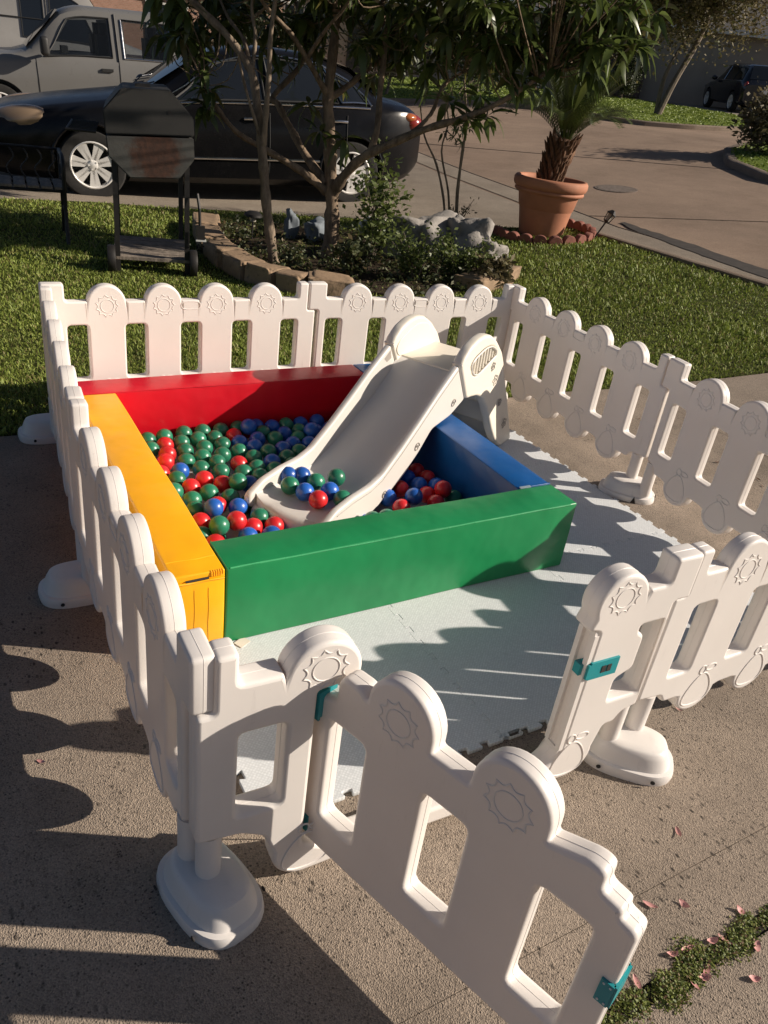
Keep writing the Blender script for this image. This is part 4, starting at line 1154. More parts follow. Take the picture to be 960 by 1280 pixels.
def build_tree(name, base, limbs, radii, label, mat, clusters, maxparts, seed):
    rgen = random.Random(seed)
    root = empty(name, base, 0, label, 'tree')
    inv = Vector(base)
    for i, (l, (ra, rb_)) in enumerate(zip(limbs, radii)):
        p = [q-inv for q in smooth_path(l)]
        if i == 0: p[0].z -= 0.06
        n = len(p); rs = [(ra+(rb_-ra)*(j/(n-1))**0.8)*(1+0.10*sin(j*1.7+i)+rgen.uniform(-.05, .05)) for j in range(n)]
        if i == 0: rs[0] *= 1.45; rs[1] *= 1.18
        b = MB(); b.tube(p, rs, 11, True, 0.06)
        link('trunk' if i == 0 else 'branch', b.mesh('branch', mat, angle=80), None, root)
    twb = MB(); leaves = []
    for (c, n, s) in clusters:
        c = Vector(c)
        leaves += [(m_, c) for m_ in rosette(c-inv, rgen, n, s)]
        # twig to nearest limb point
        best = min((q for l in limbs for q in smooth_path(l, 3)), key=lambda q: (q-c).length)
        mid = (best+c)/2+Vector((rgen.uniform(-.06, .06), rgen.uniform(-.06, .06), -0.05))
        dd = (best-c).length
        twb.tube([p-inv for p in smooth_path([best, mid, c+Vector((0, 0, .02))], 3)], [0.006+0.006*dd, 0.006, 0.005, 0.005, 0.005, 0.004, 0.003], 5, False)
    link('twigs', twb.mesh('twigs', mat), None, root)['kind'] = 'stuff'
    # leaves that can be picked apart in the picture are parts, the rest one mass
    sc_ = []
    for m_, c in leaves:
        q = project(m_.translation+inv)
        vis = q is not None and -20 < q[0] < 980 and -15 < q[1] < 400
        sc_.append((q[2] if vis else 1e3, m_))
    sc_.sort(key=lambda t: t[0])
    parts = [m_ for z, m_ in sc_[:maxparts] if z < 1e3]
    rest = [m_ for z, m_ in sc_[len(parts):]]
    for m_ in parts:
        o = link('leaf', rgen.choice(LME), None, root); o.matrix_local = m_
    V = []; Fq = []
    for m_ in rest:
        vs_, fs_ = LV[rgen.randrange(4)]; k = len(V)
        V += [tuple(m_ @ Vector(v)) for v in vs_]; Fq += [[i+k for i in f] for f in fs_]
    if V:
        o = link('foliage', np_mesh('foliage', V, Fq, M['loquat'], True), None, root); o['kind'] = 'stuff'
    return root
rgt = random.Random(21)
cl1 = [(c, rgt.randint(9, 13), rgt.uniform(0.85, 1.1)) for c in CL]
for c in CL:                                             # a second tier round every cluster seen in the photo
    for i in range(1):
        q = Vector(c)+Vector((rgt.gauss(0, .22), rgt.gauss(0, .22), abs(rgt.gauss(0.14, .16))))
        pp = project(q)
        if pp and (pp[1] > 75 or 128 < pp[0] < 215): continue
        cl1.append((q, rgt.randint(7, 10), rgt.uniform(0.8, 1.05)))
t_ = 0
while t_ < 330:                                          # the crown above the frame
    q = Vector((rgt.gauss(0, .75), rgt.gauss(0, .75), rgt.gauss(0, .5)))
    if q.length > 2.0: continue
    p = Vector((2.9, 4.65, 2.95))+Vector((q.x*1.3, q.y*1.25, q.z))
    pp = project(p)
    if pp and pp[1] > -12: continue
    cl1.append((p, rgt.randint(8, 12), rgt.uniform(0.9, 1.15))); t_ += 1
rad = [(0.072, 0.03), (0.040, 0.014), (0.038, 0.016), (0.050, 0.016), (0.030, 0.014), (0.030, 0.012), (0.020, 0.008), (0.026, 0.010), (0.018, 0.008)]
build_tree('broadleaf_tree', (2.76, 4.71, gz(2.76, 4.71)), MAIN, rad, 'broadleaf tree with a stout forked brown trunk and long drooping leaves in the bed', M['bark'], cl1, 285, 5)
cl2 = []
t_ = 0
while t_ < 70:
    p = Vector((1.7+rgt.gauss(0, .45), 4.85+rgt.gauss(0, .45), 2.35+abs(rgt.gauss(0, .45))))
    pp = project(p)
    if pp and pp[1] > -8: continue
    cl2.append((p, rgt.randint(7, 10), rgt.uniform(0.8, 1.05))); t_ += 1
cl2 += [((MAIN[1][-1][0], MAIN[1][-1][1], MAIN[1][-1][2]+dz), 7, .5) for dz in (-.06, .03, .08)] + [((SECOND[0][-1][0]+dx, SECOND[0][-1][1], SECOND[0][-1][2]-.12), 9, 1) for dx in (0, .12)]
build_tree('slender_tree', (2.12, 4.44, gz(2.12, 4.44)), SECOND, [(0.046, 0.022), (0.026, 0.012), (0.02, 0.008), (0.018, 0.008), (0.015, 0.006)], 'slender pale trunk tree leaning up at the left edge of the planting bed', M['barkpale'], cl2, 60, 9)

# saplings at the lawn corner, bare lower stems with a few leaves
cls = [((4.45+rgt.gauss(0, .12), 5.5+rgt.gauss(0, .12), rgt.uniform(1.0, 1.65)), rgt.randint(4, 7), rgt.uniform(.4, .6)) for i in range(16)]
build_tree('sapling', (4.54, 5.45, gz(4.54, 5.45)), SAP, [(0.016, 0.007), (0.022, 0.009), (0.014, 0.006)], 'thin pale stemmed sapling between the bed and the flower pot', M['barkpale'], cls, 40, 12)

# --- sago palm in its terracotta pot
M['terra'] = plain('terracotta', (0.40, 0.165, 0.090), 0.75, 0.14, 5, bstr=0.12, bscale=60, dirt=((0.50, 0.30, 0.20), 4, 0.60))
px_, py_ = 5.40, 5.02; pz = gz(px_, py_)
pot = empty('flower_pot', (px_, py_, pz), 0, 'large terracotta pot with a rolled rim standing on the lawn corner', 'pot')
b = MB(); b.lathe([(q[0]*1.06, q[1]) for q in [(0.205, -0.03), (0.215, 0.0), (0.222, 0.02), (0.262, 0.25), (0.266, 0.262), (0.272, 0.268), (0.296, 0.39), (0.303, 0.405), (0.330, 0.41), (0.343, 0.425), (0.343, 0.440), (0.334, 0.450), (0.352, 0.462), (0.364, 0.490), (0.364, 0.535), (0.350, 0.556), (0.330, 0.560), (0.314, 0.548), (0.305, 0.50), (0.300, 0.44)]], 48, closed=True)
b.f.append(tuple(len(b.v)-1-j for j in range(48))); b.mi.append(0)
link('pot_body', b.mesh('pot_body', M['terra'], angle=50), None, pot)
b = MB(); b.lathe([(1e-6, 0.49), (0.15, 0.50), (0.25, 0.488), (0.322, 0.478)], 30, closed=True); link('potting_soil', b.mesh('potting_soil', M['soil']), None, pot)
palm = empty('sago_palm', (px_, py_, pz+0.49), 0, 'sago palm with a shaggy brown trunk growing in the terracotta pot', 'palm')
M['palmtrunk'] = bark('shaggy_trunk', (0.050, 0.026, 0.014), (0.20, 0.10, 0.05), 1.4)
tp = [Vector((-0.03, 0.0, -0.03)), Vector((0.0, 0, 0.15)), Vector((0.04, 0.0, 0.30)), Vector((0.06, 0.0, 0.44))]
b = MB(); b.tube(smooth_path(tp, 4), [0.105, 0.10, 0.10, 0.105, 0.11, 0.115, 0.125, 0.13, 0.135, 0.14, 0.135, 0.12, 0.10], 16, True, 0.08); link('trunk', b.mesh('trunk', M['palmtrunk']), None, palm)
rgp = random.Random(3)
b = MB(); b.tube([(0, 0, 0), (0.030, 0, 0.035), (0.050, 0, 0.085)], [0.026, 0.018, 0.003], 5); stub_me = b.mesh('leaf_base', M['palmtrunk'])
for i in range(130):
    t = i/130; a = i*2.39996; zc = 0.0+0.44*t; r_ = 0.098+0.035*t; ox = -0.03+0.09*t
    o = link('leaf_base', stub_me, None, palm, (ox+r_*cos(a)*.93, r_*sin(a)*.93, zc), (rgp.uniform(-.2, .2), rgp.uniform(-.25, .25), a)); s_ = rgp.uniform(.7, 1.2); o.scale = (s_, s_, s_)
def frond(l, droop):
    V = []; T = []; N = 26
    def pos(t): return Vector((l*t*cos(droop*t*.8), 0, l*t*(0.9-droop*t)))
    for i in range(N):
        t = 0.12+0.88*i/N; p = pos(t); d = (pos(min(1, t+.02))-p).normalized() if t < .98 else Vector((1, 0, -.4))
        ll = 0.15*sin(pi*(0.12+0.8*t))
        for s_ in (-1, 1):
            k = len(V); q = p+d*0.012
            e = p+Vector((0, s_*ll*0.86, ll*0.34))+d*ll*0.55
            V += [p, q, e]; T.append((k, k+1, k+2))
    k = len(V)
    for i in range(9):
        p = pos(i/8); V += [p+Vector((0, -.006*(1-i/9), 0)), p+Vector((0, .006*(1-i/9), 0))]
    for i in range(8): T += [(k+i*2, k+i*2+1, k+i*2+3), (k+i*2, k+i*2+3, k+i*2+2)]
    return np_mesh('frond', [tuple(v) for v in V], T, M['palm'])
FR = [frond(0.66, 0.25), frond(0.80, 0.50), frond(0.76, 0.75)]
for i in range(74):
    k = 0 if i < 20 else (1 if i < 48 else 2)
    a = i*2.39996; tilt = (-1.2, -0.75, -0.25)[k]+rgp.uniform(-.2, .15)
    o = link('frond', FR[k], None, palm)
    o.matrix_local = Matrix.Translation((0.06+0.05*cos(a), 0.05*sin(a), 0.42)) @ Matrix.Rotation(a, 4, 'Z') @ Matrix.Rotation(tilt*0.75, 4, 'Y') @ Matrix.Rotation(rgp.uniform(-.3, .3), 4, 'X')
# scalloped edging bricks round the pot
M['brick'] = plain('edging_brick', (0.235, 0.085, 0.060), 0.85, 0.25, 14, bstr=0.5, bscale=60, bdist=0.003)
prof = [(-0.072, 0), (0.072, 0), (0.072, 0.060)] + [(p[0], p[1]) for p in arc(0.0, 0.060, 0.066, 0.046, 0, 180, 8)] + [(-0.072, 0.060)]
eb_me = flat_mesh('edging_brick', [fillet(prof, .004, 1)], 0.065, 0.006, M['brick'], bres=1)
for i in range(14):
    a = radians(-196+i*16.5) ; r_ = 0.50
    x, y = px_+0.03+r_*cos(a)*1.05, py_+r_*sin(a)
    o = link('edging_brick', eb_me, None, None, (x, y, gz(x, y)-0.018), (rgp.uniform(-.12, .12), rgp.uniform(-.1, .1), a+pi/2+rgp.uniform(-.1, .1)))
    tag(o, 'red brown scalloped edging brick set in the grass round the terracotta pot', 'edging brick', 'edging bricks round the pot')

# --- planting bed: soil, stone border, boulders, ground cover
BED = [(2.07, 6.19), (1.65, 5.08), (1.68, 4.47), (2.02, 3.87), (2.66, 3.54), (3.32, 3.45), (3.88, 3.63), (4.17, 4.23), (4.09, 4.95), (3.55, 5.66), (2.78, 6.22)]
sheet('planting_bed', BED, 0.025, M['soil'], 0.06)
M['sand'] = plain('sandstone', (0.27, 0.185, 0.115), 0.9, 0.25, 6, bstr=0.6, bscale=30, bdist=0.008, dirt=((0.10, 0.075, 0.05), 7, 0.55))
M['rock'] = plain('pale_limestone', (0.27, 0.25, 0.23), 0.9, 0.25, 7, bstr=0.7, bscale=24, bdist=0.012, dirt=((0.12, 0.11, 0.10), 6, 0.55))
def stone(name, c, size, rz, mat, seed, flat=True, rough_=0.07):
    rs = random.Random(seed)
    bm = bmesh.new()
    bmesh.ops.create_icosphere(bm, subdivisions=4, radius=1)
    ph = [rs.uniform(0, 6) for i in range(6)]
    for v in bm.verts:
        p = v.co.copy()
        k = 1+rough_*(sin(p.x*3.1+ph[0])*sin(p.y*2.7+ph[1])+0.6*sin(p.z*5+ph[2]+p.x*4)+0.4*sin(p.y*9+ph[3])*sin(p.x*8+ph[4])+0.22*sin(p.x*17+ph[5])*sin(p.z*15+ph[1])*sin(p.y*13))
        e = 0.24 if flat else 0.62
        q = Vector([math.copysign(abs(c_)**e, c_) for c_ in p])*k
        v.co = Vector((q.x*size[0]/2, q.y*size[1]/2, q.z*size[2]/2))
    me = bpy.data.meshes.new(name); bm.to_mesh(me); bm.free(); me.materials.append(mat); finish(me, True, 50)
    z = gz(c[0], c[1])+(c[2] if len(c) > 2 else 0)
    return link(name, me, None, None, (c[0], c[1], z), (rs.uniform(-.06, .06), rs.uniform(-.06, .06), rz))
slabs = [((1.98, 5.83, 0.06), (0.64, 0.24, 0.17), -1.86), ((1.83, 5.25, 0.06), (0.57, 0.24, 0.17), -1.76), ((1.77, 4.72, 0.06), (0.50, 0.24, 0.17), -1.61), ((1.79, 4.29, 0.06), (0.36, 0.24, 0.17), -1.40), ((1.88, 4.00, 0.06), (0.27, 0.24, 0.17), -1.11), ((2.01, 3.79, 0.06), (0.23, 0.24, 0.17), -0.85), ((2.25, 3.65, 0.06), (0.34, 0.24, 0.17), -0.40), ((3.60, 3.56, 0.035), (0.40, 0.30, 0.15), 0.3), ((3.88, 3.70, 0.045), (0.34, 0.30, 0.17), 0.7)]
words = ['farthest', 'second farthest', 'third farthest', 'middle left', 'curving', 'second nearest', 'nearest', 'low right', 'sunlit right']
for i, (c, s_, rz) in enumerate(slabs):
    tag(stone('border_stone', c, s_, rz, M['sand'], 40+i), 'flat brown sandstone slab, the %s piece of the bed border' % words[i], 'stone', 'sandstone border of the bed')
for i, (c, s_, rz, lab) in enumerate([((3.78, 4.70, .12), (0.90, 0.44, 0.48), 0.35, 'long grey limestone boulder behind the shrubs of the bed'), ((3.98, 4.36, .13), (0.44, 0.38, 0.50), 1.1, 'upright pale limestone boulder at the right end of the bed'),
                                      ((3.42, 4.98, .20), (0.36, 0.22, 0.20), -0.2, 'white bleached rock lying highest behind the tree trunk'), ((4.10, 4.18, .09), (0.34, 0.28, 0.24), 0.5, 'low mottled rock next to the upright boulder'), ((2.93, 5.38, .11), (0.26, 0.18, 0.2), 0.4, 'blue grey lump standing for a bluish cloth just right of the tree trunk'), ((2.71, 5.49, .13), (0.12, 0.10, 0.26), 0.1, 'small upright pale blue grey lump standing for a cloth left of the tree trunk')]):
    m_ = M['rock']
    if i == 2: m_ = M['whiterock'] = plain('white_rock', (0.60, 0.58, 0.54), 0.8, 0.1, 8, bstr=0.5, bscale=30)
    if i >= 4: m_ = M['bluelump'] = plain('blue_grey_lump', (0.15, 0.175, 0.20), 0.8, 0.2, 8, bstr=0.5, bscale=30)  # bluish cloth shaped here as two stone-like lumps
    tag(stone('boulder', c, s_, rz, m_, 60+i, False, 0.2), lab, 'boulder')

def leafy(name, n, spread, hfun, mat, seed, size=(0.02, 0.05), root=None, stems=None, dens=None):
    """many small leaves in clumps, one mesh"""
    rg_ = np.random.default_rng(seed)
    P = spread(rg_, n); n = len(P)
    a = rg_.uniform(0, 2*pi, n); e = rg_.uniform(-0.5, 1.0, n); s_ = rg_.uniform(size[0], size[1], n)
    d1 = np.stack([np.cos(a)*np.cos(e), np.sin(a)*np.cos(e), np.sin(e)], 1)*s_[:, None]
    t2 = rg_.normal(0, 1, (n, 3)); d2 = np.cross(d1, t2); d2 /= np.linalg.norm(d2, axis=1)[:, None]+1e-9; d2 *= (s_*0.26)[:, None]
    V = np.stack([P, P+d1*.5-d2, P+d1, P+d1*.5+d2], 1).reshape(-1, 3)
    k = (np.arange(n)*4)[:, None]
    T = np.concatenate([k+np.array([[0, 1, 2]]), k+np.array([[0, 2, 3]])], 1).reshape(-1, 3)
    return np_mesh(name, V, T, mat)
def cover_spread(rg_, n):
    out = []
    while len(out) < n:
        x, y = rg_.uniform(1.6, 4.25), rg_.uniform(3.4, 6.25)
        if not inside(BED, x, y): continue
        k = int(rg_.uniform(20, 70)); R_ = rg_.uniform(0.06, 0.16); h = rg_.uniform(0.04, 0.14) if x < 3.2 else rg_.uniform(.04, .18)
        q = rg_.normal(0, 1, (k, 3)); z = np.abs(q[:, 2])*h*.5
        out += list(np.stack([x+q[:, 0]*R_*.6, y+q[:, 1]*R_*.6, gz(x, y)+0.02+z], 1))
    return np.array(out[:n])
tag(link('ground_cover', leafy('ground_cover', 5000, cover_spread, None, M['cover'], 8, (0.02, 0.055))), 'low leafy ground cover filling the shaded planting bed', 'ground cover', kind='stuff')

def stem_shrub(name, x, y, stems, h, spread, n, mat, label, seed, size, lean=0.3):
    rs = random.Random(seed); z = gz(x, y)
    root = empty(name, (x, y, z), 0, label, 'shrub')
    pts_ = []
    for i in range(stems):
        a = rs.uniform(0, 6.28); l = rs.uniform(0.6, 1.0)*h; r_ = spread*rs.uniform(.3, 1)
        pth = smooth_path([(0.03*cos(a), 0.03*sin(a), -0.02), (r_*.35*cos(a)+rs.uniform(-.03, .03), r_*.35*sin(a), l*.5), (r_*cos(a), r_*sin(a), l)], 5)
        b = MB(); b.tube(pth, [0.007-0.0005*j for j in range(len(pth))], 5, False); link('stem', b.mesh('stem', M['twig']), None, root)
        pts_ += [(p, l) for p in pth[3:]]
    def sp(rg_, nn):
        idx = rg_.integers(0, len(pts_), nn)
        return np.array([list(pts_[i][0]) for i in idx])+rg_.normal(0, 1, (nn, 3))*np.array([.05, .05, .045])*(h/0.6)
    o = link('foliage', leafy('foliage', n, sp, None, mat, seed, size), None, root); o['kind'] = 'stuff'
    return root
stem_shrub('leafy_shrub', 3.08, 4.53, 7, 0.95, 0.30, 1250, M['shrub'], 'tall light green shrub in front of the sedan rear wheel', 31, (0.03, 0.075))
stem_shrub('leafy_shrub', 3.49, 3.77, 14, 0.36, 0.30, 1500, M['shrub'], 'feathery low shrub in front of the limestone boulders', 32, (0.02, 0.05))
stem_shrub('leafy_shrub', 2.64, 4.01, 10, 0.34, 0.22, 700, M['cover'], 'small dark shrub at the foot of the forked trunk', 33, (0.03, 0.07))
stem_shrub('leafy_shrub', 3.12, 3.86, 10, 0.45, 0.25, 800, M['shrub'], 'bushy green plant in the middle of the planting bed', 34, (0.025, 0.06))
stem_shrub('leafy_shrub', 2.19, 4.26, 8, 0.26, 0.18, 450, M['cover'], 'low weed clump beside the slender trunk', 35, (0.025, 0.05))
stem_shrub('leafy_shrub', 3.73, 3.48, 9, 0.22, 0.22, 600, M['dryleaf'], 'straw coloured grassy tuft at the right end of the bed', 36, (0.03, 0.09))
stem_shrub('leafy_shrub', 4.54, 5.34, 9, 0.34, 0.14, 160, M['dryleaf'], 'dry twig clump at the foot of the sapling', 37, (0.02, 0.05))

# --- far trees, hedge, corner bush
def far_tree(name, x, y, dz, trunk, crown_c, crown_r, n, mat, label, seed, size, twigs=120, clump=130):
    rs = random.Random(seed); z = gz(x, y)+dz
    root = empty(name, (x, y, z), 0, label, 'tree')
    for i, (pth, r0, r1) in enumerate(trunk):
        p = smooth_path(pth, 4); b = MB(); b.tube(p, [r0+(r1-r0)*j/(len(p)-1) for j in range(len(p))], 8); link('trunk' if i == 0 else 'branch', b.mesh('trunk', M['twig']), None, root)
    cs = []
    b = MB()
    for i in range(clump):
        while True:
            q = Vector((rs.uniform(-1, 1), rs.uniform(-1, 1), rs.uniform(-1, 1)))
            if q.length < 1: break
        q = q*(0.55+0.45*rs.random())
        c = Vector((crown_c[0]+q.x*crown_r[0], crown_c[1]+q.y*crown_r[1], crown_c[2]+q.z*crown_r[2])); cs.append(c)
        if i < twigs:
            st_ = Vector(crown_c)-Vector((0, 0, crown_r[2]*.8)); b.tube([st_+(c-st_)*.15, st_+(c-st_)*.6+Vector((0, 0, .12)), c], [0.03, .018, .008], 4, False)
    if b.v: link('twigs', b.mesh('twigs', M['twig']), None, root)['kind'] = 'stuff'
    rr = min(crown_r)*0.22
    def sp(rg_, nn):
        idx = rg_.integers(0, len(cs), nn)
        return np.array([list(c) for c in cs])[idx]+rg_.normal(0, 1, (nn, 3))*rr
    o = link('crown', leafy('crown', n, sp, None, mat, seed, size), None, root); o['kind'] = 'stuff'
    return root
far_tree('street_tree', 19.5, 17.1, 0.09, [([(0, 0, -.1), (0.35, 0.0, 0.9), (0.9, 0.0, 2.1), (1.3, .1, 3.6)], 0.10, 0.06), ([(0.05, .1, -.1), (0.1, .2, .9), (0.35, 0.2, 1.6), (0.8, .2, 2.3)], 0.07, 0.04), ([(0.7, .2, 1.7), (0.0, .1, 2.4), (-.9, 0, 3.0)], .05, .03)],
         (0.6, 0.0, 4.3), (3.5, 2.9, 2.4), 60000, M['dryleaf'], 'wide olive brown street tree with a leaning forked trunk on the far island', 51, (0.08, 0.17))
far_tree('bare_shrub', 12.2, 20.8, 0.09, [([(0, 0, -.1), (0.1, 0, .5), (0, 0, 1.1)], .05, .03)], (0, 0, 1.35), (1.6, 1.2, 1.1), 7000, M['dryleaf'], 'twiggy brown shrub across the street seen under the branches', 52, (0.05, 0.12), 90, 90)
far_tree('hedge_bush', 9.5, 24.5, 0.09, [([(0, 0, -.1), (0, 0, .6), (0, 0, 1.0)], .06, .04)], (0, 0, 1.2), (2.2, 1.2, 1.2), 9000, M['hedge'], 'dark evergreen bush far across the street behind the branches', 53, (0.07, 0.15), 30, 110)
far_tree('hedge_bush', 18.0, 24.5, 0.09, [([(0, 0, -.1), (0, 0, .8), (0, 0, 1.4)], .08, .05)], (0, 0, 1.6), (2.0, 1.5, 1.7), 9000, M['hedge'], 'tall dark evergreen bush behind the sago palm', 54, (0.07, 0.15), 30, 110)
far_tree('hedge_bush', 27.0, 26.5, 0.09, [([(0, 0, -.1), (0, 0, .8), (0, 0, 1.4)], .08, .05)], (0, 0, 1.1), (0.75, .7, 1.25), 5000, M['hedge'], 'clipped dark bush against the far house wall', 55, (0.06, 0.14), 20, 70)
far_tree('corner_bush', 13.3, 8.35, 0.09, [([(0, 0, -.1), (0, 0, .2), (0, 0, .5)], .05, .03)], (0.1, 0, 0.55), (0.85, .8, 0.6), 4500, M['dryleaf'], 'brown twiggy bush at the right edge of the picture', 56, (0.06, 0.14), 60, 70)
far_tree('yard_tree', 36, 36, 0.0, [([(0, 0, -.1), (0, 0, 2), (0.2, 0, 4)], .2, .12)], (0, 0, 6.5), (5, 4, 3.4), 14000, M['hedge'], 'dark tree crown behind the far house roof', 57, (0.15, 0.32), 40, 140)
# ------------------------------------------------------------------ vehicles
def carpaint(name, col, rough=0.22, coat=0.8, dust=0.25):
    m, n, b = new_mat(name)
    v = coords(n)
    c = ramp(n, noise(n, v, 1.5, 4), [(0.3, tuple(x*0.9 for x in col)), (0.7, col)])
    c = mix(n, ramp(n, noise(n, v, 5, 7, .75), [(0.5, (0, 0, 0)), (0.8, (dust,)*3)]), c, (0.16, 0.14, 0.12))
    n.links.new(c, b.inputs['Base Color'])
    rr = n.nodes.new('ShaderNodeMapRange'); rr.inputs['To Min'].default_value = rough*0.6; rr.inputs['To Max'].default_value = rough+0.12
    b.inputs['Specular IOR Level'].default_value = 0.22
    n.links.new(noise(n, v, 7, 6, .7), rr.inputs['Value']); n.links.new(rr.outputs['Result'], b.inputs['Roughness'])
    b.inputs['Coat Weight'].default_value = coat; b.inputs['Coat Roughness'].default_value = 0.12
    return m
M['black'] = carpaint('black_paint', (0.006, 0.006, 0.007), 0.22, 0.08, 0.03)
M['taupe'] = carpaint('grey_beige_paint', (0.17, 0.167, 0.16), 0.3, 0.2)
M['navy'] = carpaint('dark_blue_paint', (0.008, 0.010, 0.016))
M['vanwhite'] = carpaint('van_white_paint', (0.30, 0.29, 0.275), 0.35, 0.4)
m, n, b = new_mat('car_glass'); M['glass'] = m
b.inputs['Base Color'].default_value = (0.012, 0.015, 0.02, 1); b.inputs['Roughness'].default_value = 0.03; b.inputs['Specular IOR Level'].default_value = 0.4
m, n, b = new_mat('clear_glass'); M['clear'] = m
b.inputs['Base Color'].default_value = (0.02, 0.024, 0.03, 1); b.inputs['Roughness'].default_value = 0.03
tr = n.nodes.new('ShaderNodeBsdfTransparent'); tr.inputs['Color'].default_value = (0.75, 0.78, 0.80, 1)
ms = n.nodes.new('ShaderNodeMixShader'); ms.inputs[0].default_value = 0.72
n.links.new(b.outputs[0], ms.inputs[1]); n.links.new(tr.outputs[0], ms.inputs[2]); n.links.new(ms.outputs[0], n.nodes['Material Output'].inputs['Surface'])
m, n, b = new_mat('clear_lens'); M['lens'] = m
b.inputs['Base Color'].default_value = (0.24, 0.17, 0.11, 1); b.inputs['Roughness'].default_value = 0.25; b.inputs['Coat Weight'].default_value = 0.6
M['taillens'] = plain('red_tail_lens', (0.22, 0.02, 0.012), 0.2, coat=0.6); M['amber'] = plain('amber_lens', (0.36, 0.10, 0.025), 0.2, coat=0.6)
M['tyre'] = plain('tyre_rubber', (0.018, 0.017, 0.016), 0.85, 0.3, 20, bstr=0.3, bscale=60)
M['alloy'] = plain('alloy_wheel', (0.80, 0.78, 0.75), 0.4, 0.08, 12, metal=0.25)
M['chrome'] = plain('chrome_trim', (0.65, 0.65, 0.66), 0.18, 0.08, 10, metal=1.0, bstr=0)
M['trim'] = plain('black_trim', (0.018, 0.018, 0.018), 0.6)
M['plate'] = plain('number_plate', (0.62, 0.62, 0.6), 0.5)

def wheel(parent, x, y, r, side, spokes=7, wd=0.2):
    tyre = MB(); s_ = side; h = wd/2
    tyre.lathe([(r*0.66, -h*.9), (r*0.80, -h), (r*0.94, -h*.95), (r, -h*.6), (r, h*.6), (r*0.94, h*.95), (r*0.80, h), (r*0.66, h*.9)], 36, (0, 0, 0), 'y', True)
    wroot = link('wheel', tyre.mesh('tyre', M['tyre'], angle=30), None, parent, (x, y, r))
    rim = MB(); yo = s_*(h-0.012)
    rim.lathe([(r*0.675, yo+s_*.006), (r*0.64, yo+s_*.010), (r*0.615, yo), (r*0.60, yo-s_*.08)], 36, (0, 0, 0), 'y', True)
    link('rim', rim.mesh('rim', M['alloy'], fix=True), None, wroot)
    b = MB(); b.lathe([(1e-6, yo-s_*.085), (r*0.62, yo-s_*.085)], 24, (0, 0, 0), 'y', True); link('brake_disc', b.mesh('brake_disc', M['trim']), None, wroot)
    for k in range(spokes):
        a = 2*pi*k/spokes+.2; b = MB()
        for da in (-0.13, 0.13):
            p0 = Vector((r*.13*cos(a+da*1.2), yo-s_*.006, r*.13*sin(a+da*1.2))); p1 = Vector((r*.635*cos(a+da), yo-s_*.002, r*.635*sin(a+da)))
            t = Vector((-sin(a), 0, cos(a))); w0, w1 = r*.062, r*.085; dy = Vector((0, -s_*.03, 0))
            vs_ = [p0-t*w0, p0+t*w0, p1+t*w1, p1-t*w1]; b.add(vs_+[v+dy for v in vs_], [(0, 1, 2, 3), (4, 7, 6, 5), (0, 4, 5, 1), (1, 5, 6, 2), (2, 6, 7, 3), (3, 7, 4, 0)])
        link('spoke', b.mesh('spoke', M['alloy'], False), None, wroot)
    b = MB(); b.lathe([(1e-6, yo+s_*.004), (r*.10, yo+s_*.002), (r*.17, yo-s_*.008), (r*.18, yo-s_*.05)], 20, (0, 0, 0), 'y', True)
    for k in range(5): b.lathe([(1e-6, yo+s_*.006), (r*.028, yo+s_*.005), (r*.03, yo-s_*.01)], 8, (r*.125*cos(k*1.2566), 0, r*.125*sin(k*1.2566)), 'y', True)
    link('hub', b.mesh('hub', M['alloy']), None, wroot)
    return wroot

def interp(st, x):
    for i in range(len(st)-1):
        if st[i][0] >= x >= st[i+1][0]:
            t = (st[i][0]-x)/(st[i][0]-st[i+1][0]); return [a+(c-a)*t for a, c in zip(st[i], st[i+1])]
    return list(st[0] if x > st[0][0] else st[-1])
def section(s_, y=None):
    x, zb, sh, top, w_, wr = s_
    return [(0, zb), (w_*.86, zb), (w_*.965, zb+.07), (w_*.985, zb+(sh-zb)*.35), (w_, zb+(sh-zb)*.62), (w_*.985, sh-.05), (w_*.955, sh), (wr+(w_*.955-wr)*.42, sh+(top-sh)*.55), (wr, top-min(.06, (top-sh)*.35)), (wr*.86, top-.012), (wr*.5, top+.006), (0, top+.012)]
def surf(st, x, side, t):
    """point on the glass-house: t 0 at shoulder, 1 at roof edge"""
    a = interp(st, x); hs = section(a); p0, p1, p2 = Vector(hs[6]), Vector(hs[7]), Vector(hs[8])
    q = p0.lerp(p1, t/.55) if t < .55 else p1.lerp(p2, (t-.55)/.45)
    return Vector((x, side*q.x, q.y))
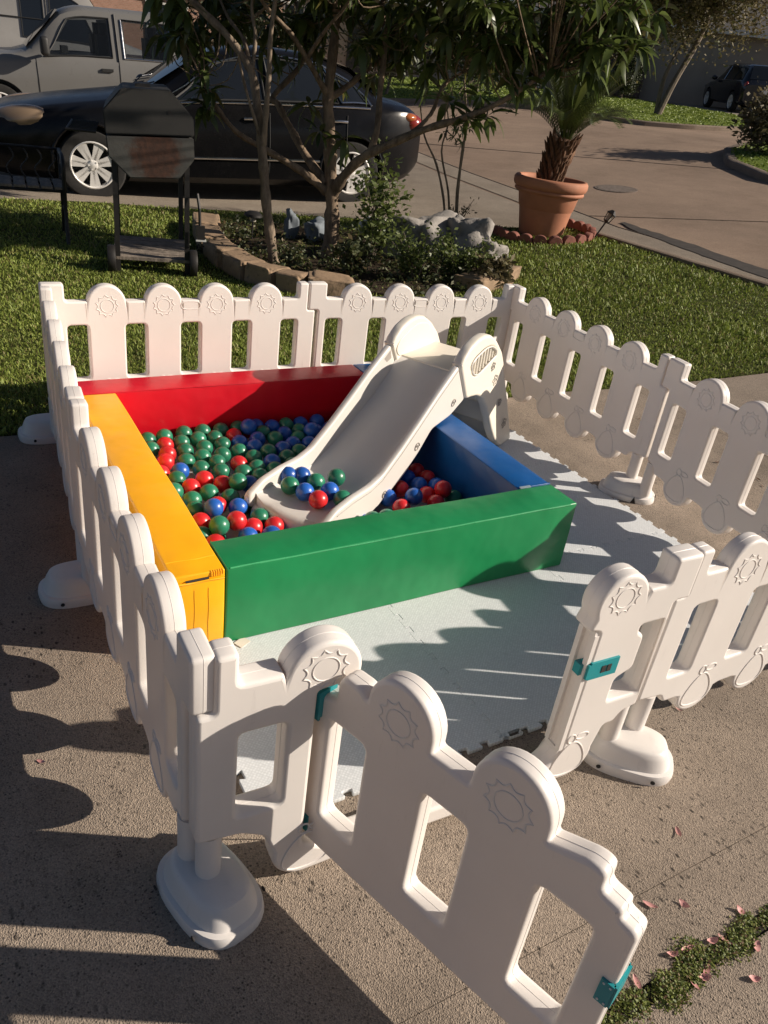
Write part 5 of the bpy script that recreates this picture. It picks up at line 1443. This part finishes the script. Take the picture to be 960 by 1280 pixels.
def body_mesh(name, st, mat, wheels, r, wy, cuts=()):
    xs = []
    for i in range(len(st)-1):
        k = max(1, int((st[i][0]-st[i+1][0])/0.09)); xs += [st[i][0]+(st[i+1][0]-st[i][0])*j/k for j in range(k)]
    xs.append(st[-1][0])
    b = MB(); m_ = 0
    for x in xs:
        # smooth the stations slightly
        a = [sum(q)/3 for q in zip(interp(st, min(st[0][0], x+.06)), interp(st, x), interp(st, max(st[-1][0], x-.06)))]; a[0] = x
        hs = section(a); full = [(-y, z) for y, z in reversed(hs[1:-1])]; ring_ = [hs[0]]+hs[1:-1]+[hs[-1]]+full
        m_ = len(ring_)
        b.v += [(x, y, z) for y, z in ring_]
    for i in range(len(xs)-1):
        for j in range(m_): b.f.append((i*m_+j, i*m_+(j+1) % m_, (i+1)*m_+(j+1) % m_, (i+1)*m_+j)); b.mi.append(0)
    b.f += [tuple(range(m_)), tuple(reversed([(len(xs)-1)*m_+j for j in range(m_)]))]; b.mi += [0, 0]
    me = b.mesh(name, mat)
    o = bpy.data.objects.new('tmp', me); COL.objects.link(o); cut = []
    for wx in wheels:
        c = MB(); c.lathe([(r*1.13, -0.24), (r*1.13, 0.24)], 32, (0, 0, 0), 'y')
        for s_ in (-1, 1):
            co = link('tmpc', c.mesh('tmpc', M['trim']), None, None, (wx, s_*(wy+.08), r*1.02)); cut.append(co)
            md = o.modifiers.new('b', 'BOOLEAN'); md.operation = 'DIFFERENCE'; md.solver = 'EXACT'; md.object = co
    for q in cuts:                               # window openings right through the cab
        ps = [surf(st, x, 1, t) for x, t in q]; c = MB()
        c.v = [(p.x, -1.3, p.z) for p in ps]+[(p.x, 1.3, p.z) for p in ps]
        c.f = [(0, 1, 2, 3), (7, 6, 5, 4)]+[(i, i+4, (i+1) % 4+4, (i+1) % 4) for i in range(4)]; c.mi = [0]*6
        co = link('tmpc', c.mesh('tmpc', M['trim'], False)); cut.append(co)
        md = o.modifiers.new('b', 'BOOLEAN'); md.operation = 'DIFFERENCE'; md.solver = 'EXACT'; md.object = co
    me2 = bpy.data.meshes.new_from_object(o.evaluated_get(bpy.context.evaluated_depsgraph_get()))
    bpy.data.objects.remove(o)
    for co in cut: bpy.data.objects.remove(co)
    me2.materials.clear(); me2.materials.append(mat); finish(me2, True, 32)
    return me2
def pane(parent, st, pts, side, mat, name='window', off=0.008, frame=None):
    """side window given by (x, t) corners"""
    b = MB(); n = 5
    p4 = pts
    for i in range(n+1):
        for j in range(n+1):
            u, v = i/n, j/n
            x = (p4[0][0]*(1-u)+p4[1][0]*u)*(1-v)+(p4[3][0]*(1-u)+p4[2][0]*u)*v
            t = (p4[0][1]*(1-u)+p4[1][1]*u)*(1-v)+(p4[3][1]*(1-u)+p4[2][1]*u)*v
            q = surf(st, x, side, t); b.v.append((q.x, q.y+side*off, q.z+off*.4))
    for i in range(n):
        for j in range(n): b.f.append((i*(n+1)+j, (i+1)*(n+1)+j, (i+1)*(n+1)+j+1, i*(n+1)+j+1)); b.mi.append(0)
    o = link(name, b.mesh(name, mat), None, parent)
    if frame:
        k = n+1; idx = [i*k for i in range(n+1)]+[n*k+j for j in range(1, n+1)]+[i*k+n for i in reversed(range(n))]+[j for j in reversed(range(1, n))]
        f = MB(); pp = [Vector(b.v[i])+Vector((0, side*.003, 0)) for i in idx]; f.tube(pp+[pp[0]], 0.011, 5, False); link('window_frame', f.mesh('window_frame', frame), None, o)
    return o
def screen(parent, st, x0, x1, mat, name):
    b = MB(); n = 6
    for i in range(n+1):
        x = x0+(x1-x0)*i/n; a = interp(st, x); wr = a[5]*.93; top = a[3]
        for j in range(-4, 5):
            y = wr*j/4; b.v.append((x+(0.012 if x0 > 0 else -0.012), y, top-.012*(abs(j)/4)**2+0.018))
    for i in range(n):
        for j in range(8): b.f.append((i*9+j, i*9+j+1, (i+1)*9+j+1, (i+1)*9+j)); b.mi.append(0)
    return link(name, b.mesh(name, mat), None, parent)
def line_on(parent, st, x0, x1, t, side, mat, name, r=0.008, lower=None):
    pts_ = []
    for i in range(15):
        x = x0+(x1-x0)*i/14
        if lower is not None:
            hs = section(interp(st, x)); a, b_ = hs[3], hs[5]; q = Vector((x, side*(max(a[0], b_[0])+.008), a[1]+(b_[1]-a[1])*lower))
        else: q = surf(st, x, side, t)+Vector((0, side*.012, 0.004))
        pts_.append(q)
    b = MB(); b.tube(pts_, r, 6); return link(name, b.mesh(name, mat), None, parent)
def stand(o, x, y, head, k=1.0):
    nn = gnormal(x, y); fx = Vector((cos(head), sin(head), 0)); fx = (fx-nn*fx.dot(nn)).normalized(); fy = nn.cross(fx)
    m_ = Matrix((fx, fy, nn)).transposed().to_4x4(); m_.translation = (x, y, gz(x, y)); o.matrix_world = m_ @ Matrix.Scale(k, 4)
def ellipsoid(parent, name, c, s_, mat, rot=None):
    b = MB(); N = 12
    b.lathe([(sin(pi*i/N) if 0 < i < N else 1e-6, -cos(pi*i/N)) for i in range(N+1)], 20)
    vs_ = [Vector((v[0]*s_[0], v[1]*s_[1], v[2]*s_[2])) for v in b.v]
    if rot is not None: vs_ = [rot @ v for v in vs_]
    b.v = [tuple(v+Vector(c)) for v in vs_]
    return link(name, b.mesh(name, mat), None, parent)

# black sedan beside the lawn
SED = [(2.42, .30, .58, .63, .60, .45), (2.36, .24, .64, .70, .72, .58), (2.15, .20, .70, .79, .83, .66), (1.7, .18, .78, .87, .89, .70), (1.05, .17, .87, .955, .905, .70), (.82, .17, .89, .99, .91, .66), (0.25, .17, .915, 1.33, .912, .585), (0.0, .17, .92, 1.41, .912, .57), (-.45, .17, .93, 1.455, .91, .57), (-1.0, .17, .94, 1.43, .91, .565), (-1.35, .18, .95, 1.33, .905, .58), (-1.72, .20, .96, 1.07, .88, .64), (-1.98, .24, .955, 1.04, .82, .60), (-2.16, .30, .93, 1.0, .70, .50), (-2.24, .40, .82, .88, .58, .40)]
sed = empty('parked_car', (2.66, 6.93, 0), 0, 'black sedan with chrome window trim parked behind the trees', 'car')
link('body', body_mesh('body', SED, M['black'], (1.38, -1.33), 0.325, 0.79), None, sed)
for s_ in (1, -1):
    pane(sed, SED, [(.62, .10), (-.36, .10), (-.34, .90), (.10, .86)], s_, M['glass'], frame=M['trim'])
    pane(sed, SED, [(-.42, .10), (-1.16, .12), (-1.0, .88), (-.40, .92)], s_, M['glass'], frame=M['trim'])
    pane(sed, SED, [(-1.20, .14), (-1.50, .20), (-1.36, .62), (-1.05, .84)], s_, M['glass'], frame=M['chrome'])
    line_on(sed, SED, .80, -1.52, .05, s_, M['chrome'], 'window_trim', .010)
    b = MB(); b.tube([surf(SED, x, s_, t)+Vector((0, s_*.014, .004)) for x, t in ((.72, .12), (.42, .50), (.12, .90), (-.2, .97), (-.6, .985), (-1.0, .93), (-1.30, .74), (-1.5, .40), (-1.54, .16))], .010, 6); link('roof_trim', b.mesh('roof_trim', M['chrome']), None, sed)
    line_on(sed, SED, 1.0, -.95, 0, s_, M['chrome'], 'sill_trim', .012, lower=0.0)
    for x in (-.22, -1.16):
        q = section(interp(SED, x))[5]; b = MB(); b.tube([(x+.09, s_*(q[0]+.012), q[1]-.06), (x, s_*(q[0]+.030), q[1]-.055), (x-.09, s_*(q[0]+.012), q[1]-.06)], .013, 6); link('door_handle', b.mesh('door_handle', M['chrome']), None, sed)
    for x in (.70, -.40, -1.25):
        hs = section(interp(SED, x)); b = MB(); b.tube([(x, s_*(hs[2][0]+.002), hs[2][1]+.06), (x, s_*(hs[3][0]+.002), hs[3][1]), (x, s_*(hs[4][0]+.002), hs[4][1]), (x, s_*(hs[5][0]+.003), hs[5][1])], .005, 4); link('door_gap', b.mesh('door_gap', M['trim']), None, sed)
    ellipsoid(sed, 'wing_mirror', (.66, s_*.99, 1.00), (.07, .10, .07), M['black'])
    ellipsoid(sed, 'headlight', (2.03, s_*.665, .675), (.35, .16, .135), M['lens'], Matrix.Rotation(-s_*.42, 3, 'Z') @ Matrix.Rotation(.20, 3, 'Y'))
    ellipsoid(sed, 'tail_light', (-2.08, s_*.66, .84), (.14, .13, .10), M['taillens'], Matrix.Rotation(s_*.5, 3, 'Z'))
    ellipsoid(sed, 'tail_light', (-2.02, s_*.72, .90), (.11, .09, .05), M['amber'], Matrix.Rotation(s_*.4, 3, 'Z'))
    for x in (1.38, -1.33):
        wheel(sed, x, s_*.79, .325, s_)
        b = MB(); b.tube([(x+.372*cos(radians(a)), s_*(section(interp(SED, x+.372*cos(radians(a))))[4][0]-.012), .335+.372*sin(radians(a))) for a in range(-8, 190, 11)], .014, 5); link('arch_lip', b.mesh('arch_lip', M['black']), None, sed)
screen(sed, SED, .80, .08, M['glass'], 'windscreen'); screen(sed, SED, -1.05, -1.68, M['glass'], 'rear_window')
b = MB(); b.box((2.42, 0, .46), (.05, .9, .16)); link('grille', b.mesh('grille', M['trim'], False), None, sed)
for s_ in (-1, 1):
    b = MB(); b.box((2.375, s_*.58, .42), (.05, .30, .13)); link('bumper_intake', b.mesh('bumper_intake', M['trim'], False), None, sed)
    b = MB(); b.tube([(0.86, s_*.1, 1.0), (.78, s_*.35, 1.035), (.70, s_*.55, 1.075)], .008, 5); link('wiper', b.mesh('wiper', M['trim']), None, sed)
stand(sed, 2.95, 8.38, radians(172), 1.08)

# grey pickup on the far side of the sedan
PIK = [(2.75, .42, .85, .95, .80, .70), (2.68, .38, .95, 1.08, .92, .80), (2.2, .36, 1.05, 1.16, .98, .82), (1.45, .36, 1.10, 1.20, 1.0, .80), (1.28, .36, 1.12, 1.24, 1.0, .78), (.72, .36, 1.15, 1.80, 1.0, .70), (.45, .36, 1.16, 1.87, 1.0, .69), (-.85, .36, 1.16, 1.87, 1.0, .69), (-1.02, .36, 1.16, 1.84, 1.0, .70), (-1.10, .36, 1.16, 1.22, 1.0, .93), (-2.85, .40, 1.16, 1.20, 1.0, .94), (-2.9, .5, 1.1, 1.14, .98, .9)]
pik = empty('pickup_truck', (0, 0, 0), 0, 'grey beige extended cab pickup with a large door mirror parked behind the black sedan', 'pickup')
link('body', body_mesh('body', PIK, M['taupe'], (1.75, -1.75), 0.38, .86, [[(.98, .09), (.05, .09), (.05, .83), (.62, .81)], [(-.19, .09), (-.89, .09), (-.87, .81), (-.19, .83)]]), None, pik)
for sx, nm in ((.12, 'seat'), (-.75, 'rear_seat')):
    for sy in (-.42, .42):
        b = MB(); b.box((sx, sy, 1.28), (.16, .46, .44)); b.box((sx-.03, sy, 1.58), (.10, .26, .17)); link(nm, b.mesh(nm, M['trim'], False), None, pik)
b = MB(); b.box((.70, .45, 1.26), (.10, .34, .10)); link('steering_wheel', b.mesh('steering_wheel', M['trim'], False), None, pik)
for s_ in (1, -1):
    pane(pik, PIK, [(1.02, .06), (.02, .06), (.02, .86), (.64, .84)], s_, M['clear'], frame=M['trim'])
    pane(pik, PIK, [(-.16, .06), (-.92, .06), (-.90, .84), (-.16, .86)], s_, M['clear'], frame=M['chrome'])
    b = MB(); b.tube([surf(PIK, -.07, s_, t)+Vector((0, s_*.012, 0)) for t in (0, .5, .98)], .012, 5); link('door_gap', b.mesh('door_gap', M['trim']), None, pik)
    for x in (1.15, -.07):
        hs = section(interp(PIK, x)); b = MB(); b.tube([(x, s_*(hs[i][0]+.003), hs[i][1]) for i in (3, 4, 5, 6)], .006, 4); link('door_gap', b.mesh('door_gap', M['trim']), None, pik)
    b = MB(); b.v = []; me = rbox('mirror_shell', (.13, .20, .26), .05, M['trim'], 4); link('wing_mirror', me, None, pik, (1.02, s_*1.17, 1.30))
    b = MB(); b.tube([(1.0, s_*.97, 1.20), (1.02, s_*1.12, 1.25)], .025, 6); link('mirror_arm', b.mesh('mirror_arm', M['trim']), None, pik)
    q = section(interp(PIK, .15))[5]; b = MB(); b.box((.12, s_*(q[0]+.02), q[1]-.08), (.17, .03, .04)); link('door_handle', b.mesh('door_handle', M['trim'], False), None, pik)
    ellipsoid(pik, 'headlight', (2.58, s_*.80, .90), (.16, .13, .13), M['lens'])
    for x in (1.75, -1.75): wheel(pik, x, s_*.86, .38, s_, 5, .24)
screen(pik, PIK, 1.26, .74, M['glass'], 'windscreen')
b = MB(); b.tube([(-1.05, -.78, 1.24), (-1.05, -.74, 1.80)], .03, 6); b.tube([(-1.05, .78, 1.24), (-1.05, .74, 1.80)], .03, 6); link('cab_back', b.mesh('cab_back', M['trim']), None, pik)
stand(pik, 2.87, 13.7, radians(174.5))

# white van behind the pickup
VAN = [(2.75, .4, .9, 1.0, .82, .7), (2.6, .36, 1.05, 1.2, .95, .8), (2.0, .34, 1.15, 1.35, 1.0, .82), (1.75, .34, 1.2, 1.5, 1.0, .82), (1.2, .34, 1.25, 2.3, 1.0, .82), (.9, .34, 1.25, 2.5, 1.0, .84), (-2.7, .34, 1.25, 2.5, 1.0, .84), (-2.8, .4, 1.25, 2.4, .98, .82)]
van = empty('delivery_van', (0, 0, 0), 0, 'tall off white panel van parked behind the grey pickup', 'van')
link('body', body_mesh('body', VAN, M['vanwhite'], (1.8, -1.7), 0.36, .86), None, van)
for s_ in (1, -1):
    pane(van, VAN, [(1.50, .04), (.55, .04), (.55, .70), (1.1, .66)], s_, M['glass'], frame=M['trim'])
    pane(van, VAN, [(.42, .04), (.0, .04), (.0, .70), (.42, .70)], s_, M['glass'], frame=M['trim'])
    for x in (.48, -.7, -1.9):
        b = MB(); b.tube([surf(VAN, x, s_, t)+Vector((0, s_*.006, 0)) for t in (0, .5, 1)], .008, 4); link('door_gap', b.mesh('door_gap', M['trim']), None, van)
    line_on(van, VAN, .4, -2.6, .30, s_, M['trim'], 'rub_strip', .012)
    b = MB(); b.box((.25, s_*1.0, 1.15), (.22, .03, .05)); link('door_handle', b.mesh('door_handle', M['trim'], False), None, van)
    for x in (1.8, -1.7): wheel(van, x, s_*.86, .36, s_, 5)
screen(van, VAN, 1.72, 1.22, M['glass'], 'windscreen')
stand(van, 2.3, 19.0, radians(-10))

# dark suv on the far driveway
SUV = [(2.35, .35, .75, .85, .72, .6), (2.25, .3, .85, .98, .86, .7), (1.5, .28, 1.0, 1.1, .93, .74), (1.1, .28, 1.03, 1.14, .94, .72), (.5, .28, 1.06, 1.62, .94, .64), (.1, .28, 1.08, 1.74, .94, .64), (-1.6, .28, 1.1, 1.72, .94, .64), (-1.95, .3, 1.1, 1.66, .93, .65), (-2.2, .33, 1.08, 1.16, .9, .76), (-2.32, .4, .95, 1.0, .84, .7)]
suv = empty('suv', (0, 0, 0), 0, 'black suv with bright window trim parked in front of the far house', 'suv')
link('body', body_mesh('body', SUV, M['navy'], (1.42, -1.38), 0.37, .83), None, suv)
for s_ in (1, -1):
    pane(suv, SUV, [(.95, .06), (.0, .06), (.0, .88), (.42, .84)], s_, M['glass'], frame=M['chrome'])
    pane(suv, SUV, [(-.08, .06), (-.95, .06), (-.92, .88), (-.08, .9)], s_, M['glass'], frame=M['trim'])
    pane(suv, SUV, [(-1.05, .08), (-1.85, .10), (-1.72, .82), (-1.0, .86)], s_, M['glass'], frame=M['trim'])
    line_on(suv, SUV, 1.0, -1.9, .03, s_, M['chrome'], 'window_trim', .012)
    ellipsoid(suv, 'wing_mirror', (.8, s_*1.02, 1.16), (.08, .12, .09), M['navy'])
    ellipsoid(suv, 'tail_light', (-2.2, s_*.78, .98), (.10, .10, .14), M['taillens'])
    ellipsoid(suv, 'headlight', (2.2, s_*.72, .82), (.16, .13, .10), M['lens'])
    for x in (1.42, -1.38): wheel(suv, x, s_*.83, .37, s_, 5, .24)
screen(suv, SUV, 1.08, .42, M['glass'], 'windscreen'); screen(suv, SUV, -1.88, -2.18, M['glass'], 'rear_window')
b = MB(); b.box((-2.33, 0, .78), (.03, .34, .17)); link('number_plate', b.mesh('number_plate', M['plate'], False), None, suv)
b = MB(); b.box((-2.29, 0, .55), (.10, 1.5, .14)); link('rear_bumper', b.mesh('rear_bumper', M['trim'], False), None, suv)
b = MB(); b.tube([(-2.345, -.05, .93), (-2.345, .05, .93)], .03, 6); link('badge', b.mesh('badge', M['chrome']), None, suv)
stand(suv, 30.6, 23.2, radians(60))

# ------------------------------------------------------------------ houses
def brickwall(name, a, b_, mortar, scale):
    m, n, b = new_mat(name)
    v = coords(n)
    t = n.nodes.new('ShaderNodeTexBrick'); t.inputs['Scale'].default_value = scale; t.inputs['Color1'].default_value = (*a, 1); t.inputs['Color2'].default_value = (*b_, 1); t.inputs['Mortar'].default_value = (*mortar, 1); t.inputs['Mortar Size'].default_value = .012
    r_ = nd(n, 'ShaderNodeMapping'); r_.inputs['Rotation'].default_value = (pi/2, 0, 0); n.links.new(v, r_.inputs['Vector']); n.links.new(r_.outputs['Vector'], t.inputs['Vector'])
    c = mix(n, .4, t.outputs['Color'], ramp(n, noise(n, v, 2, 5), [(.3, (.7, .7, .7)), (.7, (1.1, 1.1, 1.1))]), 'MULTIPLY')
    n.links.new(c, b.inputs['Base Color']); b.inputs['Roughness'].default_value = .9
    bump(n, b, t.outputs['Fac'], .4, .01)
    return m
M['pinkbrick'] = brickwall('pink_brick', (.42, .22, .16), (.33, .17, .12), (.40, .34, .28), 4.5)
M['tanwall'] = plain('tan_garage_wall', (.30, .255, .21), .85, .08, 1.2, bstr=.1)
M['darkbrick'] = brickwall('dark_brick', (.10, .065, .05), (.075, .05, .04), (.12, .10, .085), 4.5)
M['shingle'] = plain('roof_shingle', (.075, .07, .068), .9, .25, 8, bstr=.5, bscale=20, bdist=.01)
M['winframe'] = plain('window_frame_paint', (.6, .58, .55), .5)
M['door'] = plain('dark_door', (.03, .028, .026), .5)
def house(name, x, y, rz, w_, d_, h, label, wall, bits, roof_h=2.2):
    root = empty(name, (x, y, gz(x, y)), rz, label, 'house')
    b = MB(); b.box((0, d_/2, h/2-.4), (w_, d_, h+.8)); wl = link('wall', b.mesh('wall', wall, False), None, root)
    e = .5; b = MB()
    p = [(-w_/2-e, -e, h), (w_/2+e, -e, h), (w_/2+e, d_+e, h), (-w_/2-e, d_+e, h), (-w_/2+d_*.35, d_/2, h+roof_h), (w_/2-d_*.35, d_/2, h+roof_h)]
    b.add(p, [(0, 1, 5, 4), (2, 3, 4, 5), (1, 2, 5), (3, 0, 4), (3, 2, 1, 0)]); link('roof', b.mesh('roof', M['shingle'], False), None, root)
    b = MB(); b.box((0, -e-.02, h-.06), (w_+2*e, .05, .2)); link('fascia', b.mesh('fascia', M['winframe'], False), None, root)
    for (kind, cx, cz, ww, hh) in bits:
        if kind == 'window':
            b = MB(); b.box((cx, -.012, cz), (ww, .03, hh)); wo = link('window', b.mesh('pane', M['glass'], False), None, root)
            b = MB()
            for q, s_ in (((cx, -.03, cz+hh/2), (ww+.12, .05, .07)), ((cx, -.03, cz-hh/2), (ww+.12, .05, .07)), ((cx-ww/2, -.03, cz), (.07, .048, hh-.07)), ((cx+ww/2, -.03, cz), (.07, .048, hh-.07)), ((cx, -.031, cz), (.04, .044, hh-.07))): b.box(q, s_)
            link('window_frame', b.mesh('window_frame', M['winframe'], False), None, wo)
        elif kind == 'door':
            b = MB(); b.box((cx, -.02, cz), (ww, .05, hh)); link('door', b.mesh('door', M['door'], False), None, root)
        elif kind == 'brick':
            b = MB(); b.box((cx, -.16, cz), (ww, .32, hh)); link('brick_panel', b.mesh('brick_panel', M['darkbrick'], False), None, root)
        elif kind == 'garage':
            for k in range(4):
                b = MB(); b.box((cx, -.015, cz-hh/2+hh*(k+.5)/4), (ww, .03, hh/4-.02)); link('garage_panel', b.mesh('garage_panel', M['tanwall'], False), None, root)
    return root
house('far_house', 31.2, 27.2, radians(-50), 17, 10, 3.0, 'tan walled house with a shaded brick entrance across the street', M['tanwall'], [('brick', -3.4, 1.5, 3.4, 3.0), ('garage', 3.4, 1.15, 4.9, 2.3)])
house('brick_house', 6.0, 34, radians(-6), 16, 9, 3.4, 'pink brick house with a white framed window far behind the vehicles', M['pinkbrick'], [('window', -1.6, 1.8, 1.5, 1.5), ('window', 3.4, 1.8, 1.5, 1.5)])
house('brick_house', 19, 36, radians(-24), 14, 9, 3.2, 'beige house far across the street, glimpsed between the leaves', M['tanwall'], [('window', -2.6, 1.7, 1.8, 1.4), ('window', 2.6, 1.7, 1.8, 1.4), ('door', 0, 1.1, 1.0, 2.1)])

# ------------------------------------------------------------------ street furniture and garden things
x, y = 8.27, 6.92
mh = empty('manhole_cover', (x, y, gz(x, y)-.008), 0, 'round iron manhole cover set in the street', 'manhole cover')
b = MB(); b.lathe([(.30, -.03), (.30, .004), (.27, .004)], 28, closed=True); b.lathe([(.262, -.01), (.262, .005), (1e-6, .005)], 28, closed=True)
link('cover', b.mesh('cover', M['line']), None, mh)
mh.rotation_euler = gnormal(x, y).to_track_quat('Z', 'Y').to_euler()

M['iron'] = plain('black_iron', (0.022, 0.020, 0.019), 0.55, .3, 10, metal=.3, bstr=.3, bscale=90)
M['grillpaint'] = plain('grill_paint', (0.026, 0.025, 0.023), 0.6, .25, 5, bstr=.2, bscale=60, dirt=((.10, .05, .028), 4, .62))
def rustmat():
    m, n, b = new_mat('rusty_grill_paint'); v = coords(n)
    c = ramp(n, noise(n, v, 6, 5), [(.3, (.050, .050, .046)), (.7, (.080, .078, .070))])
    d = nd(n, 'ShaderNodeVectorMath', operation='DISTANCE'); n.links.new(v, d.inputs[0]); d.inputs[1].default_value = (.03, -.05, -.12)
    w2 = nd(n, 'ShaderNodeMath', operation='MULTIPLY_ADD'); n.links.new(noise(n, v, 9, 6, .7), w2.inputs[0]); w2.inputs[1].default_value = .22; n.links.new(d.outputs['Value'], w2.inputs[2])
    mk = ramp(n, w2.outputs[0], [(.26, (1, 1, 1)), (.32, (0, 0, 0))])
    c = mix(n, mk, c, ramp(n, noise(n, v, 30, 5), [(.3, (.030, .014, .009)), (.7, (.075, .030, .016))]))
    n.links.new(c, b.inputs['Base Color']); b.inputs['Roughness'].default_value = .75; bump(n, b, noise(n, v, 50, 5), .3, .004)
    return m
M['rust'] = rustmat()
M['greywood'] = bark('weathered_board', (.12, .10, .085), (.26, .22, .18))
gx, gy = 1.08, 4.30
gr_h = radians(-13)
grill = empty('barrel_grill', (gx, gy, gz(gx, gy)), gr_h, 'octagonal black barrel grill with a round rust patch standing on the lawn', 'grill')
RW, ZC = .30, .955
oct_up = [(-RW, 0.0), (RW, 0.0), (RW, .12), (RW*.52, .285), (-RW*.55, .285), (-RW, .15)]
oct_dn = [(-RW, -.012), (-RW*.99, -.14), (-RW*.55, -.28), (RW*.58, -.28), (RW*.97, -.15), (RW*.98, -.012)]
def prism(nm, poly, y0, y1, mat):
    b = MB(); k = len(poly)
    b.v = [(p[0], y0, p[1]) for p in poly]+[(p[0], y1, p[1]) for p in poly]
    b.f = [tuple(range(k)), tuple(reversed(range(k, 2*k)))]+[(i, i+k, (i+1) % k+k, (i+1) % k) for i in range(k)]; b.mi = [0]*len(b.f)
    me = b.mesh(nm, mat, False)
    bm = bmesh.new(); bm.from_mesh(me); bmesh.ops.bevel(bm, geom=bm.edges[:], offset=.008, segments=2, affect='EDGES'); bm.to_mesh(me); bm.free(); finish(me, True, 40)
    return me
lid = link('lid', prism('lid', oct_up, 0, .85, M['grillpaint']), None, grill, (0, 0, ZC), (0, radians(-4), 0))
link('barrel', prism('barrel', oct_dn, 0, .85, M['rust']), None, grill, (0, 0, ZC), (0, radians(-4), 0))
b = MB(); b.box((.28, .42, .10), (.03, .5, .03)); b.box((-.02, .42, .295), (.10, .30, .02)); link('handle', b.mesh('handle', M['iron'], False), None, lid)
b = MB(); b.lathe([(1e-6, -.004), (.012, -.004)], 10, (.14, 0, .15), 'y', True); link('vent', b.mesh('vent', M['dark']), None, lid)
for lx in (-.25, .25):
    for ly in (.03, .80):
        b = MB(); b.box((lx, ly, .375), (.035, .006, .79)); b.box((lx+(.0145 if lx < 0 else -.0145), ly+.018, .375), (.006, .036, .79)); link('leg', b.mesh('leg', M['iron'], False), None, grill)
for k in range(5):
    b = MB(); b.box((0, .09+.155*k, .10), (.56, .13, .022), Matrix.Rotation(random.uniform(-.02, .02), 3, 'Z')); link('shelf_board', b.mesh('shelf_board', M['greywood'], False), None, grill)
for lx in (-.295, .295):
    b = MB(); b.lathe([(.095, -.028), (.10, -.015), (.10, .015), (.095, .028)], 24, (lx, .03, .09), 'x'); link('wheel', b.mesh('wheel', M['iron']), None, grill)
b = MB(); b.tube([(.32, .0, .60), (.335, -.02, .50), (.34, -.02, .36)], .012, 6); b.box((.345, -.02, .33), (.06, .03, .10)); hg = link('scraper_handle', b.mesh('scraper_handle', M['iron'], False), None, grill)
b = MB(); b.box((.348, -.022, .275), (.075, .03, .012)); link('scraper_blade', b.mesh('scraper_blade', M['plate'], False), None, hg)
b = MB(); b.tube([(-.36, .05, ZC-.02), (-.55, .05, ZC-.02), (-.55, .75, ZC-.02), (-.36, .75, ZC-.02)], .010, 6)
for k in range(7): b.tube([(-.36, .1+.1*k, ZC-.02), (-.55, .1+.1*k, ZC-.02)], .006, 5)
link('side_rack', b.mesh('side_rack', M['iron']), None, grill)

# garden bench at the left edge: curved iron ends, weathered slats
bx, by = 0.66, 5.45
bench = empty('garden_bench', (bx, by, gz(bx, by)), radians(-6), 'garden bench with curved black iron ends and weathered cross slats at the left edge', 'bench')
def bench_end(x):
    b = MB()
    b.tube(smooth_path([(x, -.24, .0), (x, -.17, .16), (x, -.16, .32), (x, -.20, .46), (x, -.22, .60), (x, -.10, .66), (x, .10, .655), (x, .24, .66)], 4), .016, 6)
    b.tube(smooth_path([(x, .30, .0), (x, .22, .2), (x, .20, .42), (x, .24, .56), (x, .26, .67)], 4), .016, 6)
    b.tube(smooth_path([(x, -.18, .38), (x, 0, .40), (x, .20, .40)], 4), .015, 6)
    b.tube(smooth_path([(x, -.17, .18), (x, .02, .26), (x, .21, .16)], 4), .011, 6)
    b.tube([(x+.0, .06*cos(t*.7)*(1-t/14)+.0, .54+.06*sin(t*.7)*(1-t/14)) for t in range(11)], .009, 5)
    link('iron_end', b.mesh('iron_end', M['iron']), None, bench)
bench_end(0); bench_end(-1.25)
for k in range(13):
    link('seat_slat', rbox('seat_slat', (.085, .42, .022), .004, M['greywood'], 2), None, bench, (-.03-.098*k, .02, .425), (0, random.uniform(-.03, .03), 0))
for y in (-.17, .20):
    b = MB(); b.tube([(0, y, .40), (-1.25, y, .40)], .012, 6); link('rail', b.mesh('rail', M['iron']), None, bench)
b = MB()
for k in range(12): b.tube(smooth_path([(-.05-.105*k, .22, .42), (-.09-.105*k, .23, .50), (-.03-.105*k, .25, .58), (-.06-.105*k, .26, .65)], 3), .006, 5, False)
b.tube([(0, .26, .66), (-1.25, .26, .66)], .012, 6)
o = link('iron_back', b.mesh('iron_back', M['iron']), None, bench); o['kind'] = 'stuff'

# solar path lights
m, n, b = new_mat('frosted_lens'); M['frost'] = m; b.inputs['Base Color'].default_value = (.35, .33, .28, 1); b.inputs['Roughness'].default_value = .4
def solar(x, y, tilt, label, square):
    o = empty('solar_light', (x, y, gz(x, y)), 0, label, 'garden light'); o.rotation_euler = tilt
    b = MB(); b.tube([(0, 0, -.05), (0, 0, .20)], .009, 8); link('stake', b.mesh('stake', M['iron']), None, o)
    if square:
        b = MB(); b.lathe([(.02, .195), (.035, .205), (.035, .215)], 4); b.lathe([(.052, .285), (.058, .292), (.02, .33), (1e-6, .335)], 4, closed=True); link('cap', b.mesh('cap', M['iron'], False), None, o)
        for k in range(4):
            a = pi/2*k; b = MB(); b.tube([(.034*cos(a), .034*sin(a), .21), (.046*cos(a), .046*sin(a), .29)], .005, 5); link('post', b.mesh('post', M['iron']), None, o)
        b = MB(); b.lathe([(.024, .215), (.032, .286)], 4); link('lens', b.mesh('lens', M['frost'], False), None, o)
    else:
        b = MB(); b.lathe([(.075, .225), (.085, .23), (.082, .25), (.05, .272), (1e-6, .276)], 20, closed=True); link('cap', b.mesh('cap', M['iron']), None, o)
        b = MB(); b.lathe([(.028, .185), (.034, .228)], 14); link('lens', b.mesh('lens', M['frost']), None, o)
solar(5.80, 4.62, (radians(-4), radians(26), radians(-30)), 'black lantern shaped solar light leaning beside the terracotta pot', True)
solar(2.30, 5.46, (0.02, .03, .3), 'mushroom capped black solar light in the planting bed behind the slender trunk', False)
